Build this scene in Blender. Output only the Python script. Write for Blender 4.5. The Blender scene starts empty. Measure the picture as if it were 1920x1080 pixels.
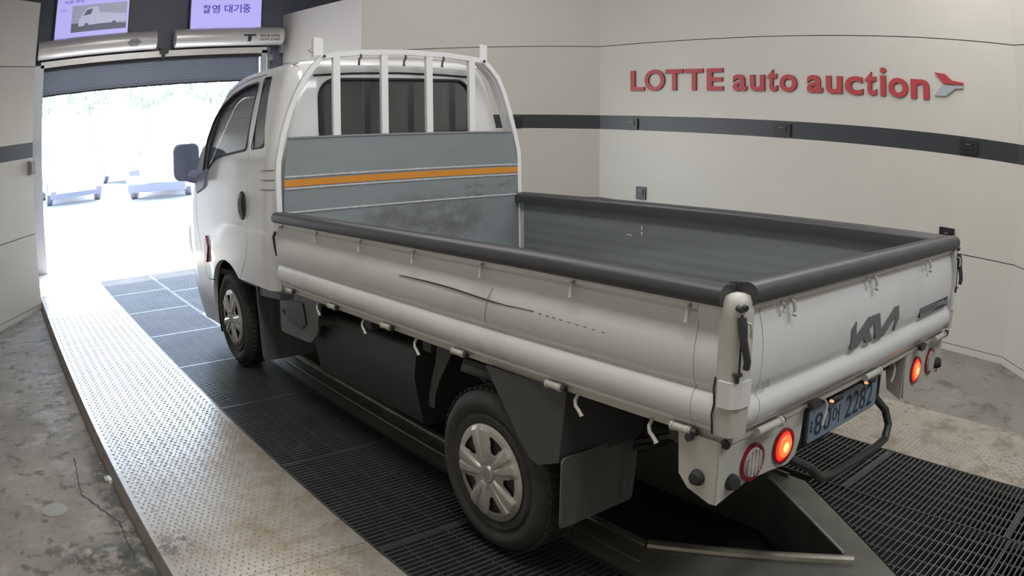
import bpy, bmesh, math, random
from mathutils import Vector, Matrix
random.seed(7)
PI = math.pi
SC = bpy.context.scene
COL = SC.collection

# ------------------------------------------------------------------ camera
cd = bpy.data.cameras.new('camera')
cam = bpy.data.objects.new('camera', cd); COL.objects.link(cam)
SC.camera = cam
yaw, pit = 0.6748, -0.2099
fw = Vector((math.sin(yaw)*math.cos(pit), math.cos(yaw)*math.cos(pit), math.sin(pit)))
rt = Vector((math.cos(yaw), -math.sin(yaw), 0)); up = rt.cross(fw)
R3 = Matrix((rt, up, -fw)).transposed()
cam.matrix_world = Matrix.Translation((-2.4632, -1.0986, 1.603)) @ R3.to_4x4()
cd.type = 'PANO'; cd.panorama_type = 'FISHEYE_LENS_POLYNOMIAL'
cd.sensor_fit = 'HORIZONTAL'; cd.sensor_width = 36; cd.sensor_height = 20.25
cd.lens = 28; cd.fisheye_fov = PI
cd.fisheye_polynomial_k0 = 0
cd.fisheye_polynomial_k1 = -3.49128336e-02
cd.fisheye_polynomial_k2 = -2.16440084e-04
cd.fisheye_polynomial_k3 = 2.22666744e-05
cd.fisheye_polynomial_k4 = -9.85342971e-07
cd.clip_start = .05; cd.clip_end = 400

# ------------------------------------------------------------------ light, sky, exposure
SC.view_settings.view_transform = 'Standard'; SC.view_settings.look = 'None'
SC.view_settings.exposure = 0.0; SC.view_settings.gamma = 1.0
SC.view_settings.use_curve_mapping = False
wd = bpy.data.worlds.new('sky'); SC.world = wd; wd.use_nodes = True
wn = wd.node_tree; bg = wn.nodes['Background']
sk = wn.nodes.new('ShaderNodeTexSky'); sk.sky_type = 'NISHITA'; sk.sun_disc = False
sk.sun_elevation = math.radians(54); sk.sun_rotation = math.radians(15)
wn.links.new(sk.outputs[0], bg.inputs[0]); bg.inputs[1].default_value = 1.5
def lamp(name, kind, loc, energy, color=(1, 1, 1), size=None, size_y=None, target=None, rot=None):
    l = bpy.data.lights.new(name, kind); l.energy = energy; l.color = color
    if kind == 'AREA':
        l.shape = 'RECTANGLE'; l.size = size; l.size_y = size_y or size
    o = bpy.data.objects.new(name, l); COL.objects.link(o); o.location = loc
    if target is not None:
        o.rotation_euler = (Vector(target)-Vector(loc)).to_track_quat('-Z', 'Y').to_euler()
    return o
sun = lamp('sun', 'SUN', (3.2, 14, 9), 18.0, (1, .97, .93), target=(1.5, 7.6, 0))
sun.data.angle = math.radians(.6)
WARM = (1.0, .975, .93)
lamp('ceiling_lamp', 'AREA', (-1.6, .6, 3.95), 88, WARM, 4.0, .5, target=(-1.4, .6, 0))
lamp('ceiling_lamp', 'AREA', (1.9, .8, 3.95), 84, WARM, 4.0, .5, target=(1.9, .8, 0))
lamp('ceiling_lamp', 'AREA', (0.2, 4.6, 3.95), 84, WARM, 3.0, .5, target=(1.6, 5.2, 0))
lamp('ceiling_lamp', 'AREA', (0.2, -1.9, 3.6), 66, (.90, .94, 1.0), 3.0, .5, target=(0.0, .2, .8))

# ------------------------------------------------------------------ materials
def mat(name, col, rough=.5, metal=0.0, var=0.0, scale=6.0, col2=None, thr=None, bump=0.0, bscale=60.0,
        spec=None, coat=0.0, emis=None, emis_s=1.0, trans=0.0, alpha=None, stretch=None, world=False, detail=6):
    m = bpy.data.materials.new(name); m.use_nodes = True
    nt = m.node_tree; b = nt.nodes['Principled BSDF']
    b.inputs['Base Color'].default_value = (*col, 1); b.inputs['Roughness'].default_value = rough
    b.inputs['Metallic'].default_value = metal
    if spec is not None: b.inputs['Specular IOR Level'].default_value = spec
    if coat: b.inputs['Coat Weight'].default_value = coat; b.inputs['Coat Roughness'].default_value = .08
    if emis:
        b.inputs['Emission Color'].default_value = (*emis, 1); b.inputs['Emission Strength'].default_value = emis_s
    if trans: b.inputs['Transmission Weight'].default_value = trans
    if alpha is not None: b.inputs['Alpha'].default_value = alpha
    if var or bump or col2:
        if world:
            tc = nt.nodes.new('ShaderNodeNewGeometry'); src = tc.outputs['Position']
        else:
            tc = nt.nodes.new('ShaderNodeTexCoord'); src = tc.outputs['Object']
        if stretch:
            mp = nt.nodes.new('ShaderNodeMapping'); mp.inputs['Scale'].default_value = stretch
            nt.links.new(src, mp.inputs[0]); src = mp.outputs[0]
        if var or col2:
            n = nt.nodes.new('ShaderNodeTexNoise'); n.inputs['Scale'].default_value = scale
            n.inputs['Detail'].default_value = detail; n.inputs['Roughness'].default_value = .62
            nt.links.new(src, n.inputs['Vector'])
            r = nt.nodes.new('ShaderNodeValToRGB')
            c2 = col2 if col2 else tuple(max(0, c*(1-var)) for c in col)
            c1 = col if col2 else tuple(min(1, c*(1+var)) for c in col)
            lo, hi = thr if thr else (.32, .68)
            r.color_ramp.elements[0].position = lo; r.color_ramp.elements[1].position = hi
            r.color_ramp.elements[0].color = (*c2, 1); r.color_ramp.elements[1].color = (*c1, 1)
            nt.links.new(n.outputs['Fac'], r.inputs[0]); nt.links.new(r.outputs[0], b.inputs['Base Color'])
        if bump:
            n2 = nt.nodes.new('ShaderNodeTexNoise'); n2.inputs['Scale'].default_value = bscale
            n2.inputs['Detail'].default_value = 4
            nt.links.new(src, n2.inputs['Vector'])
            bp = nt.nodes.new('ShaderNodeBump'); bp.inputs['Strength'].default_value = bump
            bp.inputs['Distance'].default_value = .01
            nt.links.new(n2.outputs['Fac'], bp.inputs['Height']); nt.links.new(bp.outputs[0], b.inputs['Normal'])
    return m
def layer(m, col, scale, lo, hi, amt=1.0, world=True, stretch=None, detail=8, seed=0.0, box=None):
    """mixes a second blotch colour over a material; box = (centre, radii) confines it to a patch of wear"""
    nt = m.node_tree; b = nt.nodes['Principled BSDF']
    if world: src = nt.nodes.new('ShaderNodeNewGeometry').outputs['Position']
    else: src = nt.nodes.new('ShaderNodeTexCoord').outputs['Object']
    mp = nt.nodes.new('ShaderNodeMapping'); mp.inputs['Location'].default_value = (seed, seed*1.7, seed*.6)
    mp.inputs['Scale'].default_value = stretch or (1, 1, 1)
    nt.links.new(src, mp.inputs[0])
    n = nt.nodes.new('ShaderNodeTexNoise'); n.inputs['Scale'].default_value = scale; n.inputs['Detail'].default_value = detail
    n.inputs['Roughness'].default_value = .68
    nt.links.new(mp.outputs[0], n.inputs['Vector'])
    mr = nt.nodes.new('ShaderNodeMapRange'); mr.inputs['From Min'].default_value = lo; mr.inputs['From Max'].default_value = hi
    mr.inputs['To Max'].default_value = amt; mr.interpolation_type = 'SMOOTHSTEP'
    nt.links.new(n.outputs['Fac'], mr.inputs['Value']); fac = mr.outputs[0]
    if box:
        (cx, cy, cz), (rx, ry, rz) = box
        mq = nt.nodes.new('ShaderNodeMapping'); mq.vector_type = 'POINT'
        mq.inputs['Location'].default_value = (-cx/rx, -cy/ry, -cz/rz); mq.inputs['Scale'].default_value = (1/rx, 1/ry, 1/rz)
        nt.links.new(src, mq.inputs[0])
        ln = nt.nodes.new('ShaderNodeVectorMath'); ln.operation = 'LENGTH'; nt.links.new(mq.outputs[0], ln.inputs[0])
        mr2 = nt.nodes.new('ShaderNodeMapRange'); mr2.interpolation_type = 'SMOOTHSTEP'
        mr2.inputs['From Min'].default_value = 1.0; mr2.inputs['From Max'].default_value = .45
        nt.links.new(ln.outputs['Value'], mr2.inputs['Value'])
        mu = nt.nodes.new('ShaderNodeMath'); mu.operation = 'MULTIPLY'
        nt.links.new(fac, mu.inputs[0]); nt.links.new(mr2.outputs[0], mu.inputs[1]); fac = mu.outputs[0]
    mx = nt.nodes.new('ShaderNodeMix'); mx.data_type = 'RGBA'
    inp = b.inputs['Base Color']
    if inp.is_linked:
        l = inp.links[0]; s = l.from_socket; nt.links.remove(l); nt.links.new(s, mx.inputs[6])
    else: mx.inputs[6].default_value = inp.default_value
    mx.inputs[7].default_value = (*col, 1)
    nt.links.new(fac, mx.inputs[0]); nt.links.new(mx.outputs[2], inp)
    return m

M = {}
M['wallpanel'] = mat('cream_wall_panel', (.50, .478, .432), .42, var=.03, scale=1.2)
M['band'] = mat('dark_wall_band', (.024, .026, .032), .42)
M['socket'] = mat('socket_black', (.012, .012, .013), .4)
M['navy'] = mat('navy_fascia', (.105, .115, .145), .5)
M['dark'] = mat('dark_backing', (.02, .02, .02), .8)
M['halldark'] = mat('hall_shell', (.18, .18, .19), .9)
M['black'] = mat('black_plastic', (.032, .032, .034), .45)
M['blackrub'] = mat('black_rubber', (.022, .022, .023), .7, bump=.2, bscale=200)
M['tyre'] = mat('tyre_rubber', (.034, .034, .032), .75, var=.2, scale=14, bump=.15, bscale=90)
M['pad'] = mat('rail_pad_vinyl', (.046, .046, .050), .42, var=.10, scale=9, stretch=(1, .3, 1))
M['white'] = mat('white_truck_paint', (.65, .64, .625), .28, coat=.35)
layer(M['white'], (.42, .39, .33), 2.6, .50, .80, .45, seed=3.1, stretch=(1, .7, 1.6))
layer(M['white'], (.30, .26, .20), 38, .66, .74, .45, seed=1.2)
M['whitecab'] = mat('white_cab_paint', (.70, .70, .705), .22, coat=.5)
M['cream'] = mat('white_bracket_paint', (.46, .45, .405), .45, var=.04, scale=5)
layer(M['cream'], (.16, .13, .10), 30, .64, .72, .7, seed=4)
M['galv'] = mat('galvanised_sheet', (.215, .238, .25), .42, .15, var=.07, scale=2.0, stretch=(.6, 1, 2))
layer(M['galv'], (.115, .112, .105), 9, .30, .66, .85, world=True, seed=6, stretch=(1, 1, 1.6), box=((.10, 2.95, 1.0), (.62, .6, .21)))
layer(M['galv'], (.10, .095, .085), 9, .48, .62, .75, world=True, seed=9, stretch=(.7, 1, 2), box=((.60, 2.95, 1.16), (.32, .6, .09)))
M['bedfloor'] = mat('bed_floor_sheet', (.21, .215, .22), .5, .1, var=.12, scale=4)
M['liner'] = mat('gate_inner_sheet', (.215, .235, .235), .38, .2, var=.12, scale=2.2, stretch=(1, .4, 3))
M['railhi'] = mat('bright_rib', (.50, .51, .52), .3, .3, var=.15, scale=30)
M['orange'] = mat('orange_tape', (.56, .225, .03), .35, var=.05, scale=3)
M['glass'] = mat('tinted_glass', (.10, .115, .145), .04, spec=.7, alpha=.80)
M['glassdark'] = mat('privacy_glass', (.035, .038, .043), .05, spec=1.0, coat=.4)
M['glassdark'].node_tree.nodes['Principled BSDF'].inputs['IOR'].default_value = 1.7
M['quarter'] = mat('dark_quarter_glass', (.05, .055, .064), .22, spec=.5)
M['mirror'] = mat('mirror_glass', (.30, .34, .50), .22, .6)  # periwinkle reflection of the bright sky is put into the glass colour
M['cap'] = mat('silver_hubcap', (.42, .41, .37), .38, .45, var=.14, scale=18)
M['steelrim'] = mat('steel_rim', (.012, .012, .012), .6)
M['flap'] = mat('grey_mud_flap', (.125, .125, .127), .55, var=.22, scale=7, stretch=(3, 1, .3))
M['under'] = mat('dark_underbody', (.035, .035, .034), .7, var=.3, scale=6)
M['battery'] = mat('dark_battery_case', (.036, .037, .038), .55, var=.2, scale=3)
M['barblack'] = mat('black_tube', (.032, .032, .031), .45)
M['platebl'] = mat('blue_number_plate', (.175, .225, .29), .35, var=.05, scale=12)
M['ink'] = mat('dark_lettering', (.018, .025, .05), .5)
M['liningcloth'] = mat('cab_lining', (.16, .165, .18), .8)
M['greymark'] = mat('grey_emblem', (.13, .13, .135), .35)
M['greybadge'] = mat('grey_badge', (.23, .23, .235), .4)
M['badgetext'] = mat('badge_lettering', (.33, .33, .335), .4)
M['lampred'] = mat('red_lamp_rim', (.22, .01, .015), .25, coat=.3)
M['lamplit'] = mat('lit_red_lens', (.7, .03, .01), .3, emis=(1.0, .03, .012), emis_s=.85)
M['lampcore'] = mat('lit_lamp_core', (1, .5, .2), .3, emis=(1.0, .30, .09), emis_s=2.6)
M['lampmid'] = mat('lamp_glow_ring', (1, .2, .05), .3, emis=(1.0, .11, .03), emis_s=1.5)
M['lampclear'] = mat('clear_lamp_lens', (.42, .36, .35), .18, var=.2, scale=40, coat=.5)
M['redletter'] = mat('red_letter', (.38, .038, .042), .4)
M['lettergrey'] = mat('grey_letter', (.33, .34, .38), .4)
M['letteredge'] = mat('letter_side', (.10, .015, .018), .6)
M['silver'] = mat('silver_housing', (.60, .58, .56), .34, .35, var=.05, scale=3)
M['shutter'] = mat('shutter_curtain', (.20, .225, .30), .45, .2, var=.06, scale=2)
M['alurail'] = mat('aluminium_rail', (.42, .43, .46), .35, .4)
M['screenbl'] = mat('screen_lavender', (.3, .3, .5), .4, emis=(.47, .42, .92), emis_s=.80)
M['screenpic'] = mat('screen_picture_grey', (.2, .2, .2), .4, emis=(.29, .29, .42), emis_s=.8)
M['screenpic2'] = mat('screen_picture_dark', (.1, .1, .1), .4, emis=(.08, .085, .13), emis_s=.8)
M['screenpic3'] = mat('screen_picture_white', (.1, .1, .1), .4, emis=(.50, .50, .70), emis_s=.8)
M['screentext'] = mat('screen_text_blue', (.05, .05, .2), .4, emis=(.06, .05, .34), emis_s=.8)
M['concrete'] = mat('worn_concrete', (.215, .195, .165), .82, var=.22, scale=2.2, bump=.5, bscale=34, world=True)
layer(M['concrete'], (.35, .335, .31), 3.4, .52, .68, .7, seed=2)
layer(M['concrete'], (.07, .07, .055), 6.5, .53, .63, .8, seed=5)
layer(M['concrete'], (.05, .045, .04), 30, .60, .68, .8, seed=8)
layer(M['concrete'], (.33, .34, .36), 12, .46, .62, .8, seed=9, box=((-2.22, 4.2, 0), (.16, 1.3, 1)))
layer(M['concrete'], (.035, .037, .03), 10, .34, .58, .85, seed=10, box=((-2.06, 2.2, 0), (.13, 1.5, 1)))
layer(M['concrete'], (.035, .037, .03), 9, .44, .58, .85, seed=11, box=((-2.28, 1.75, 0), (.34, .38, 1)))
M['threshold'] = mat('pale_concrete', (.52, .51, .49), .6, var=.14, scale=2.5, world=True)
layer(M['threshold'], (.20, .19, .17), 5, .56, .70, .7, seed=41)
M['concreteR'] = mat('brown_concrete', (.185, .172, .15), .75, var=.16, scale=1.3, bump=.3, bscale=26, world=True)
layer(M['concreteR'], (.30, .28, .245), 2.4, .50, .66, .55, seed=12)
layer(M['concreteR'], (.08, .068, .05), 6, .52, .66, .7, seed=15)
layer(M['concreteR'], (.06, .05, .04), 22, .62, .70, .7, seed=17)
M['checker'] = mat('checker_plate_paint', (.47, .435, .375), .27, .42, var=.09, scale=2.4, world=True, bump=.12, bscale=45)
layer(M['checker'], (.34, .27, .175), 3.2, .48, .68, .75, seed=21)
layer(M['checker'], (.25, .175, .09), 11.0, .40, .66, .55, seed=24, box=((-1.32, 1.8, 0), (.40, 1.9, 1)))
layer(M['checker'], (.20, .12, .05), 26.0, .60, .70, .7, seed=25)
layer(M['checker'], (.10, .09, .10), 15, .50, .62, .75, seed=27, box=((-1.97, 5.4, 0), (.20, 2.6, 1)))
layer(M['checker'], (.10, .08, .06), 15, .44, .58, .75, seed=28, box=((-1.93, 1.75, 0), (.12, .16, 1)))
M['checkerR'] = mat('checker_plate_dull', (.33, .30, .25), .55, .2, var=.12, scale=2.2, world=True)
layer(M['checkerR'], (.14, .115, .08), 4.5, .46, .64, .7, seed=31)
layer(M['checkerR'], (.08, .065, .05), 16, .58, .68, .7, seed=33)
M['lug'] = mat('worn_lug', (.33, .30, .255), .38, .4, var=.15, scale=5, world=True)
M['curb'] = mat('curb_steel', (.19, .165, .145), .7, var=.2, scale=8, world=True)
M['grate'] = mat('dark_grating_steel', (.12, .125, .125), .38, .55, var=.15, scale=3, world=True)
M['grateframe'] = mat('grating_frame_steel', (.17, .175, .17), .4, .6)
M['pitframe'] = mat('olive_steel_frame', (.175, .18, .155), .42, .4, var=.25, scale=3.0, world=True, stretch=(1, .5, 1))
M['pitrail'] = mat('polished_pit_rail', (.34, .32, .26), .30, .8, var=.3, scale=6, world=True)
M['pitblack'] = mat('pit_black', (.012, .012, .012), .9)
M['asphalt'] = mat('sunlit_paving', (.62, .61, .60), .85, var=.05, scale=.5, world=True)
M['carwhite'] = mat('white_car_paint', (.75, .75, .76), .25, coat=.5)
M['cartrim'] = mat('car_trim', (.16, .16, .19), .4)
M['carglass'] = mat('car_glass', (.25, .27, .32), .1)
M['leaf'] = mat('tree_leaf', (.34, .38, .30), .8)
M['trunk'] = mat('tree_bark', (.28, .24, .2), .9)
M['fence'] = mat('fence_metal', (.5, .52, .5), .6)
M['seat'] = mat('seat_fabric', (.09, .09, .095), .85, var=.1, scale=30)
M['dash'] = mat('dashboard_plastic', (.06, .062, .065), .6)
M['flapdark'] = mat('dark_fender_plastic', (.052, .052, .054), .5, var=.1, scale=5)
M['mirrorcase'] = mat('glare_blue_mirror_plastic', (.27, .30, .45), .45)  # dark plastic; the bluish skylight glare on it is put into the colour
M['lampbulb'] = mat('amber_bulb', (.6, .4, .2), .4, emis=(1, .5, .25), emis_s=.8)
M['rubseal'] = mat('window_seal', (.012, .012, .013), .6)
M['scuff'] = mat('scratch_mark', (.03, .03, .03), .7)
M['chip'] = mat('paint_chip', (.75, .75, .73), .5)

# ------------------------------------------------------------------ mesh helpers
def new(): return bmesh.new()
def box(bm, lo, hi, mi=0, skip=()):
    x0, y0, z0 = lo; x1, y1, z1 = hi
    v = [bm.verts.new(p) for p in ((x0,y0,z0),(x1,y0,z0),(x1,y1,z0),(x0,y1,z0),(x0,y0,z1),(x1,y0,z1),(x1,y1,z1),(x0,y1,z1))]
    for k, f in enumerate(((3,2,1,0),(4,5,6,7),(0,1,5,4),(2,3,7,6),(1,2,6,5),(3,0,4,7))):
        if k in skip: continue
        bm.faces.new([v[i] for i in f]).material_index = mi
    return bm
def prism(bm, pts, axis, a, b, mi=0, caps=True):
    """polygon pts (2-D) extruded along axis from a to b. axis 0: pts=(y,z), 1: (x,z), 2: (x,y)"""
    def P(p, t):
        return (t, p[0], p[1]) if axis == 0 else (p[0], t, p[1]) if axis == 1 else (p[0], p[1], t)
    va = [bm.verts.new(P(p, a)) for p in pts]; vb = [bm.verts.new(P(p, b)) for p in pts]
    n = len(pts); fs = []
    for i in range(n):
        j = (i+1) % n
        fs.append(bm.faces.new((va[i], va[j], vb[j], vb[i])))
    if caps:
        fs.append(bm.faces.new(va[::-1])); fs.append(bm.faces.new(vb))
    for f in fs: f.material_index = mi
    bmesh.ops.recalc_face_normals(bm, faces=fs)
    return bm
def tube(bm, pts, r, seg=8, mi=0, caps=True, sx=1.0, up0=None):
    pts = [Vector(p) for p in pts]; rings = []
    prev = None
    for i, p in enumerate(pts):
        if i == 0: d = pts[1]-p
        elif i == len(pts)-1: d = p-pts[i-1]
        else: d = (pts[i+1]-p).normalized()+(p-pts[i-1]).normalized()
        d.normalize()
        if prev is None:
            u = Vector(up0) if up0 else (Vector((0, 0, 1)) if abs(d.z) < .9 else Vector((0, 1, 0)))
        else: u = prev
        u = (u-d*u.dot(d)).normalized(); prev = u
        w = d.cross(u)
        rr = r[i] if isinstance(r, (list, tuple)) else r
        rings.append([bm.verts.new(p+u*math.cos(2*PI*k/seg+PI/seg)*rr+w*math.sin(2*PI*k/seg+PI/seg)*rr*sx) for k in range(seg)])
    fs = []
    for a, b in zip(rings, rings[1:]):
        for k in range(seg):
            fs.append(bm.faces.new((a[k], a[(k+1) % seg], b[(k+1) % seg], b[k])))
    if caps: fs.append(bm.faces.new(rings[0][::-1])); fs.append(bm.faces.new(rings[-1]))
    for f in fs: f.material_index = mi
    bmesh.ops.recalc_face_normals(bm, faces=fs)
    return bm
def lathe(bm, prof, c, axis=0, seg=40, mi=0, closed=False):
    """prof = (along, radius) pairs turned about axis through c"""
    rings = []
    for a, r in prof:
        ring = []
        for k in range(seg):
            t = 2*PI*k/seg; q = (r*math.cos(t), r*math.sin(t))
            P = (a, q[0], q[1]) if axis == 0 else (q[0], a, q[1]) if axis == 1 else (q[0], q[1], a)
            ring.append(bm.verts.new((P[0]+c[0], P[1]+c[1], P[2]+c[2])))
        rings.append(ring)
    fs = []
    prs = list(zip(rings, rings[1:]))
    if closed: prs.append((rings[-1], rings[0]))
    for a, b in prs:
        for k in range(seg):
            fs.append(bm.faces.new((a[k], a[(k+1) % seg], b[(k+1) % seg], b[k])))
    if not closed:
        fs.append(bm.faces.new(rings[0])); fs.append(bm.faces.new(rings[-1]))
    for f in fs: f.material_index = mi
    bmesh.ops.recalc_face_normals(bm, faces=fs)
    return bm
def sweep(bm, prof, y0, y1, n=1, fn=None, mi=0, close=True):
    """profile (x,z) polygon swept along y; fn(y,t,p)->p can warp it"""
    rings = []
    for i in range(n+1):
        y = y0+(y1-y0)*i/n
        rings.append([bm.verts.new((fn(y, p) if fn else (p[0], y, p[1]))) for p in prof])
    m = len(prof); fs = []
    for a, b in zip(rings, rings[1:]):
        for k in range(m if close else m-1):
            fs.append(bm.faces.new((a[k], a[(k+1) % m], b[(k+1) % m], b[k])))
    if close:
        fs.append(bm.faces.new(rings[0])); fs.append(bm.faces.new(rings[-1]))
    for f in fs: f.material_index = mi
    bmesh.ops.recalc_face_normals(bm, faces=fs)
    return bm
def roundrect(x0, z0, x1, z1, r, n=6):
    out = []
    for cx, cz, a0 in ((x1-r, z1-r, 0), (x0+r, z1-r, 90), (x0+r, z0+r, 180), (x1-r, z0+r, 270)):
        for k in range(n+1):
            a = math.radians(a0+90*k/n); out.append((cx+r*math.cos(a), cz+r*math.sin(a)))
    return out
def smooth_bm(bm, ang=35):
    ca = math.radians(ang)
    for f in bm.faces: f.smooth = True
    for e in bm.edges:
        if len(e.link_faces) == 2:
            try: e.smooth = e.calc_face_angle() < ca
            except Exception: e.smooth = True
        else: e.smooth = True

ID = Matrix.Identity(4)
WM = {}
def finish(bm, name, mats, smooth=True, ang=35):
    if smooth: smooth_bm(bm, ang)
    me = bpy.data.meshes.new(name); bm.to_mesh(me); bm.free()
    for m in (mats if isinstance(mats, (list, tuple)) else [mats]): me.materials.append(m)
    return me
def link(me, name, parent=None, Mx=ID, recenter=True, label=None):
    o = bpy.data.objects.new(name, me); COL.objects.link(o)
    if recenter and len(me.vertices):
        c = sum((v.co for v in me.vertices), Vector())/len(me.vertices)
        me.transform(Matrix.Translation(-c)); Mx = Mx @ Matrix.Translation(c)
    if parent is not None:
        o.parent = parent; o.matrix_parent_inverse = WM[parent.name].inverted()
    o.matrix_basis = Mx; WM[o.name] = Mx
    if label: o['label'] = label
    return o
def obj(name, bm, m, parent=None, Mx=ID, smooth=True, ang=35, recenter=True, label=None):
    return link(finish(bm, name, m, smooth, ang), name, parent, Mx, recenter, label)
def empty(name, loc, label, cat, group=None, rz=0):
    o = bpy.data.objects.new(name, None); COL.objects.link(o); o.empty_display_size = .2
    Mx = Matrix.Translation(loc) @ Matrix.Rotation(rz, 4, 'Z'); o.matrix_basis = Mx; WM[o.name] = Mx
    tag(o, label, cat, group); return o
def tag(o, label, cat, group=None):
    o['label'] = label; o['category'] = cat
    if group: o['group'] = group
    return o
def struct(o, label=None):
    o['kind'] = 'structure'
    if label: o['label'] = label
    return o
def dup(o, Mx, parent, name=None):
    c = o.copy(); COL.objects.link(c); c.parent = parent
    c.matrix_parent_inverse = WM[parent.name].inverted() if parent is not None else ID
    c.matrix_basis = Mx; WM[c.name] = Mx; return c
def slices(t, axis, n):
    cs = [v.co[axis] for v in t.verts]; lo, hi = min(cs), max(cs); no = Vector((0, 0, 0)); no[axis] = 1
    for k in range(1, n):
        p = Vector((0, 0, 0)); p[axis] = lo+(hi-lo)*k/n
        bmesh.ops.bisect_plane(t, geom=t.verts[:]+t.edges[:]+t.faces[:], plane_co=p, plane_no=no)
def text_bm(bm, s, u0, u1, v0, v1, P, depth, bold=0.0, mi=0, N=None, cuts=0):
    """lettering as geometry: the string fitted into u0..u1 x v0..v1, P(u,v,d) -> point"""
    cu = bpy.data.curves.new('t', 'FONT'); cu.body = s; cu.offset = bold; cu.resolution_u = 4
    o = bpy.data.objects.new('t', cu); COL.objects.link(o)
    me = bpy.data.meshes.new_from_object(o.evaluated_get(bpy.context.evaluated_depsgraph_get()))
    xs = [v.co.x for v in me.vertices]; ys = [v.co.y for v in me.vertices]
    a, b, c, d = min(xs), max(xs), min(ys), max(ys)
    t = bmesh.new(); t.from_mesh(me)
    if cuts: slices(t, 1, cuts)
    if depth:
        r = bmesh.ops.extrude_face_region(t, geom=t.faces[:])
        for v in r['geom']:
            if isinstance(v, bmesh.types.BMVert): v.co.z += 1
    mp = {}
    for v in t.verts:
        mp[v] = bm.verts.new(P(u0+(v.co.x-a)/(b-a)*(u1-u0), v0+(v.co.y-c)/(d-c)*(v1-v0), v.co.z*depth))
    fs = []
    for f in t.faces:
        try: g = bm.faces.new([mp[v] for v in f.verts]); g.material_index = mi; fs.append(g)
        except ValueError: pass
    bmesh.ops.recalc_face_normals(bm, faces=fs)
    t.free(); COL.objects.unlink(o); bpy.data.objects.remove(o); bpy.data.curves.remove(cu); bpy.data.meshes.remove(me)
def boolean(me, cut, op):
    a = bpy.data.objects.new('a', me); b = bpy.data.objects.new('b', cut)
    COL.objects.link(a); COL.objects.link(b)
    md = a.modifiers.new('x', 'BOOLEAN'); md.operation = op; md.object = b; md.solver = 'EXACT'
    bpy.context.view_layer.update()
    r = bpy.data.meshes.new_from_object(a.evaluated_get(bpy.context.evaluated_depsgraph_get()))
    bpy.data.objects.remove(a); bpy.data.objects.remove(b)
    return r
def mesh_of(bm):
    me = bpy.data.meshes.new('c'); bm.to_mesh(me); bm.free(); return me

# ================================================================== SETTING: floors
ZF = -.069
def slab(name, pts, z, th, m, label, kind=True):
    bm = new(); prism(bm, pts, 2, z-th, z); o = obj(name, bm, m, smooth=False)
    if kind: struct(o, label)
    return o
floor = slab('floor', [(-3.6, -3.6), (-2.02, -3.6), (-2.02, 9.3), (-3.6, 9.3)], ZF, .3, M['concrete'],
             'stained grey concrete floor left of the raised steel plates')
slab('floor', [(2.001, -3.6), (4.3, -3.6), (4.3, 9.3), (2.001, 9.3)], ZF, .3, M['concreteR'], 'brownish concrete floor at the foot of the right wall')
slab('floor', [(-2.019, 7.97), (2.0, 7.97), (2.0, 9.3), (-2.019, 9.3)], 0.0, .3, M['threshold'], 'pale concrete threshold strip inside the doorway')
slab('pit_floor', [(-1.3, -3.6), (1.3, -3.6), (1.3, 7.97), (-1.3, 7.97)], -.62, .1, M['pitblack'], 'dark bottom of the drain pit under the gratings')
# low kerb side of the raised plates
bm = new(); prism(bm, [(-2.045, ZF), (-2.040, ZF+.02), (-2.016, -.004), (-2.0125, -.001), (-2.0125, ZF-.05), (-2.045, ZF-.05)], 1, -3.5, 7.97)
struct(obj('trim_1', bm, M['curb'], smooth=False), 'rusty steel edge of the raised plate on the left')
# cracks and drain cover in left concrete
def crack(pts, w=.006):
    bm = new(); prev = None
    for i, (x, y) in enumerate(pts):
        a = bm.verts.new((x-w*random.uniform(.4, 1), y, ZF+.0015)); b = bm.verts.new((x+w*random.uniform(.4, 1), y, ZF+.0015))
        if prev: bm.faces.new((prev[0], prev[1], b, a))
        prev = (a, b)
    return obj('crack', bm, M['scuff'], floor, smooth=False)
def wander(a, b, n, amp):
    return [(a[0]+(b[0]-a[0])*i/n+random.uniform(-amp, amp), a[1]+(b[1]-a[1])*i/n) for i in range(n+1)]
crack(wander((-2.20, 3.05), (-2.24, 2.55), 14, .006))
crack(wander((-2.24, 2.55), (-2.10, 2.18), 12, .008), .008)
crack(wander((-2.10, 2.18), (-2.12, 1.80), 10, .006))
crack(wander((-2.72, 4.1), (-2.95, 3.3), 16, .012), .004)
bm = new(); lathe(bm, [(ZF+.0, .075), (ZF+.003, .075), (ZF+.004, .068)], (-2.42, 2.43, 0), 2, 24)
obj('drain_cover', bm, mat('drain_cover_dust', (.25, .26, .23), .8, var=.1, scale=20), floor)

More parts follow.
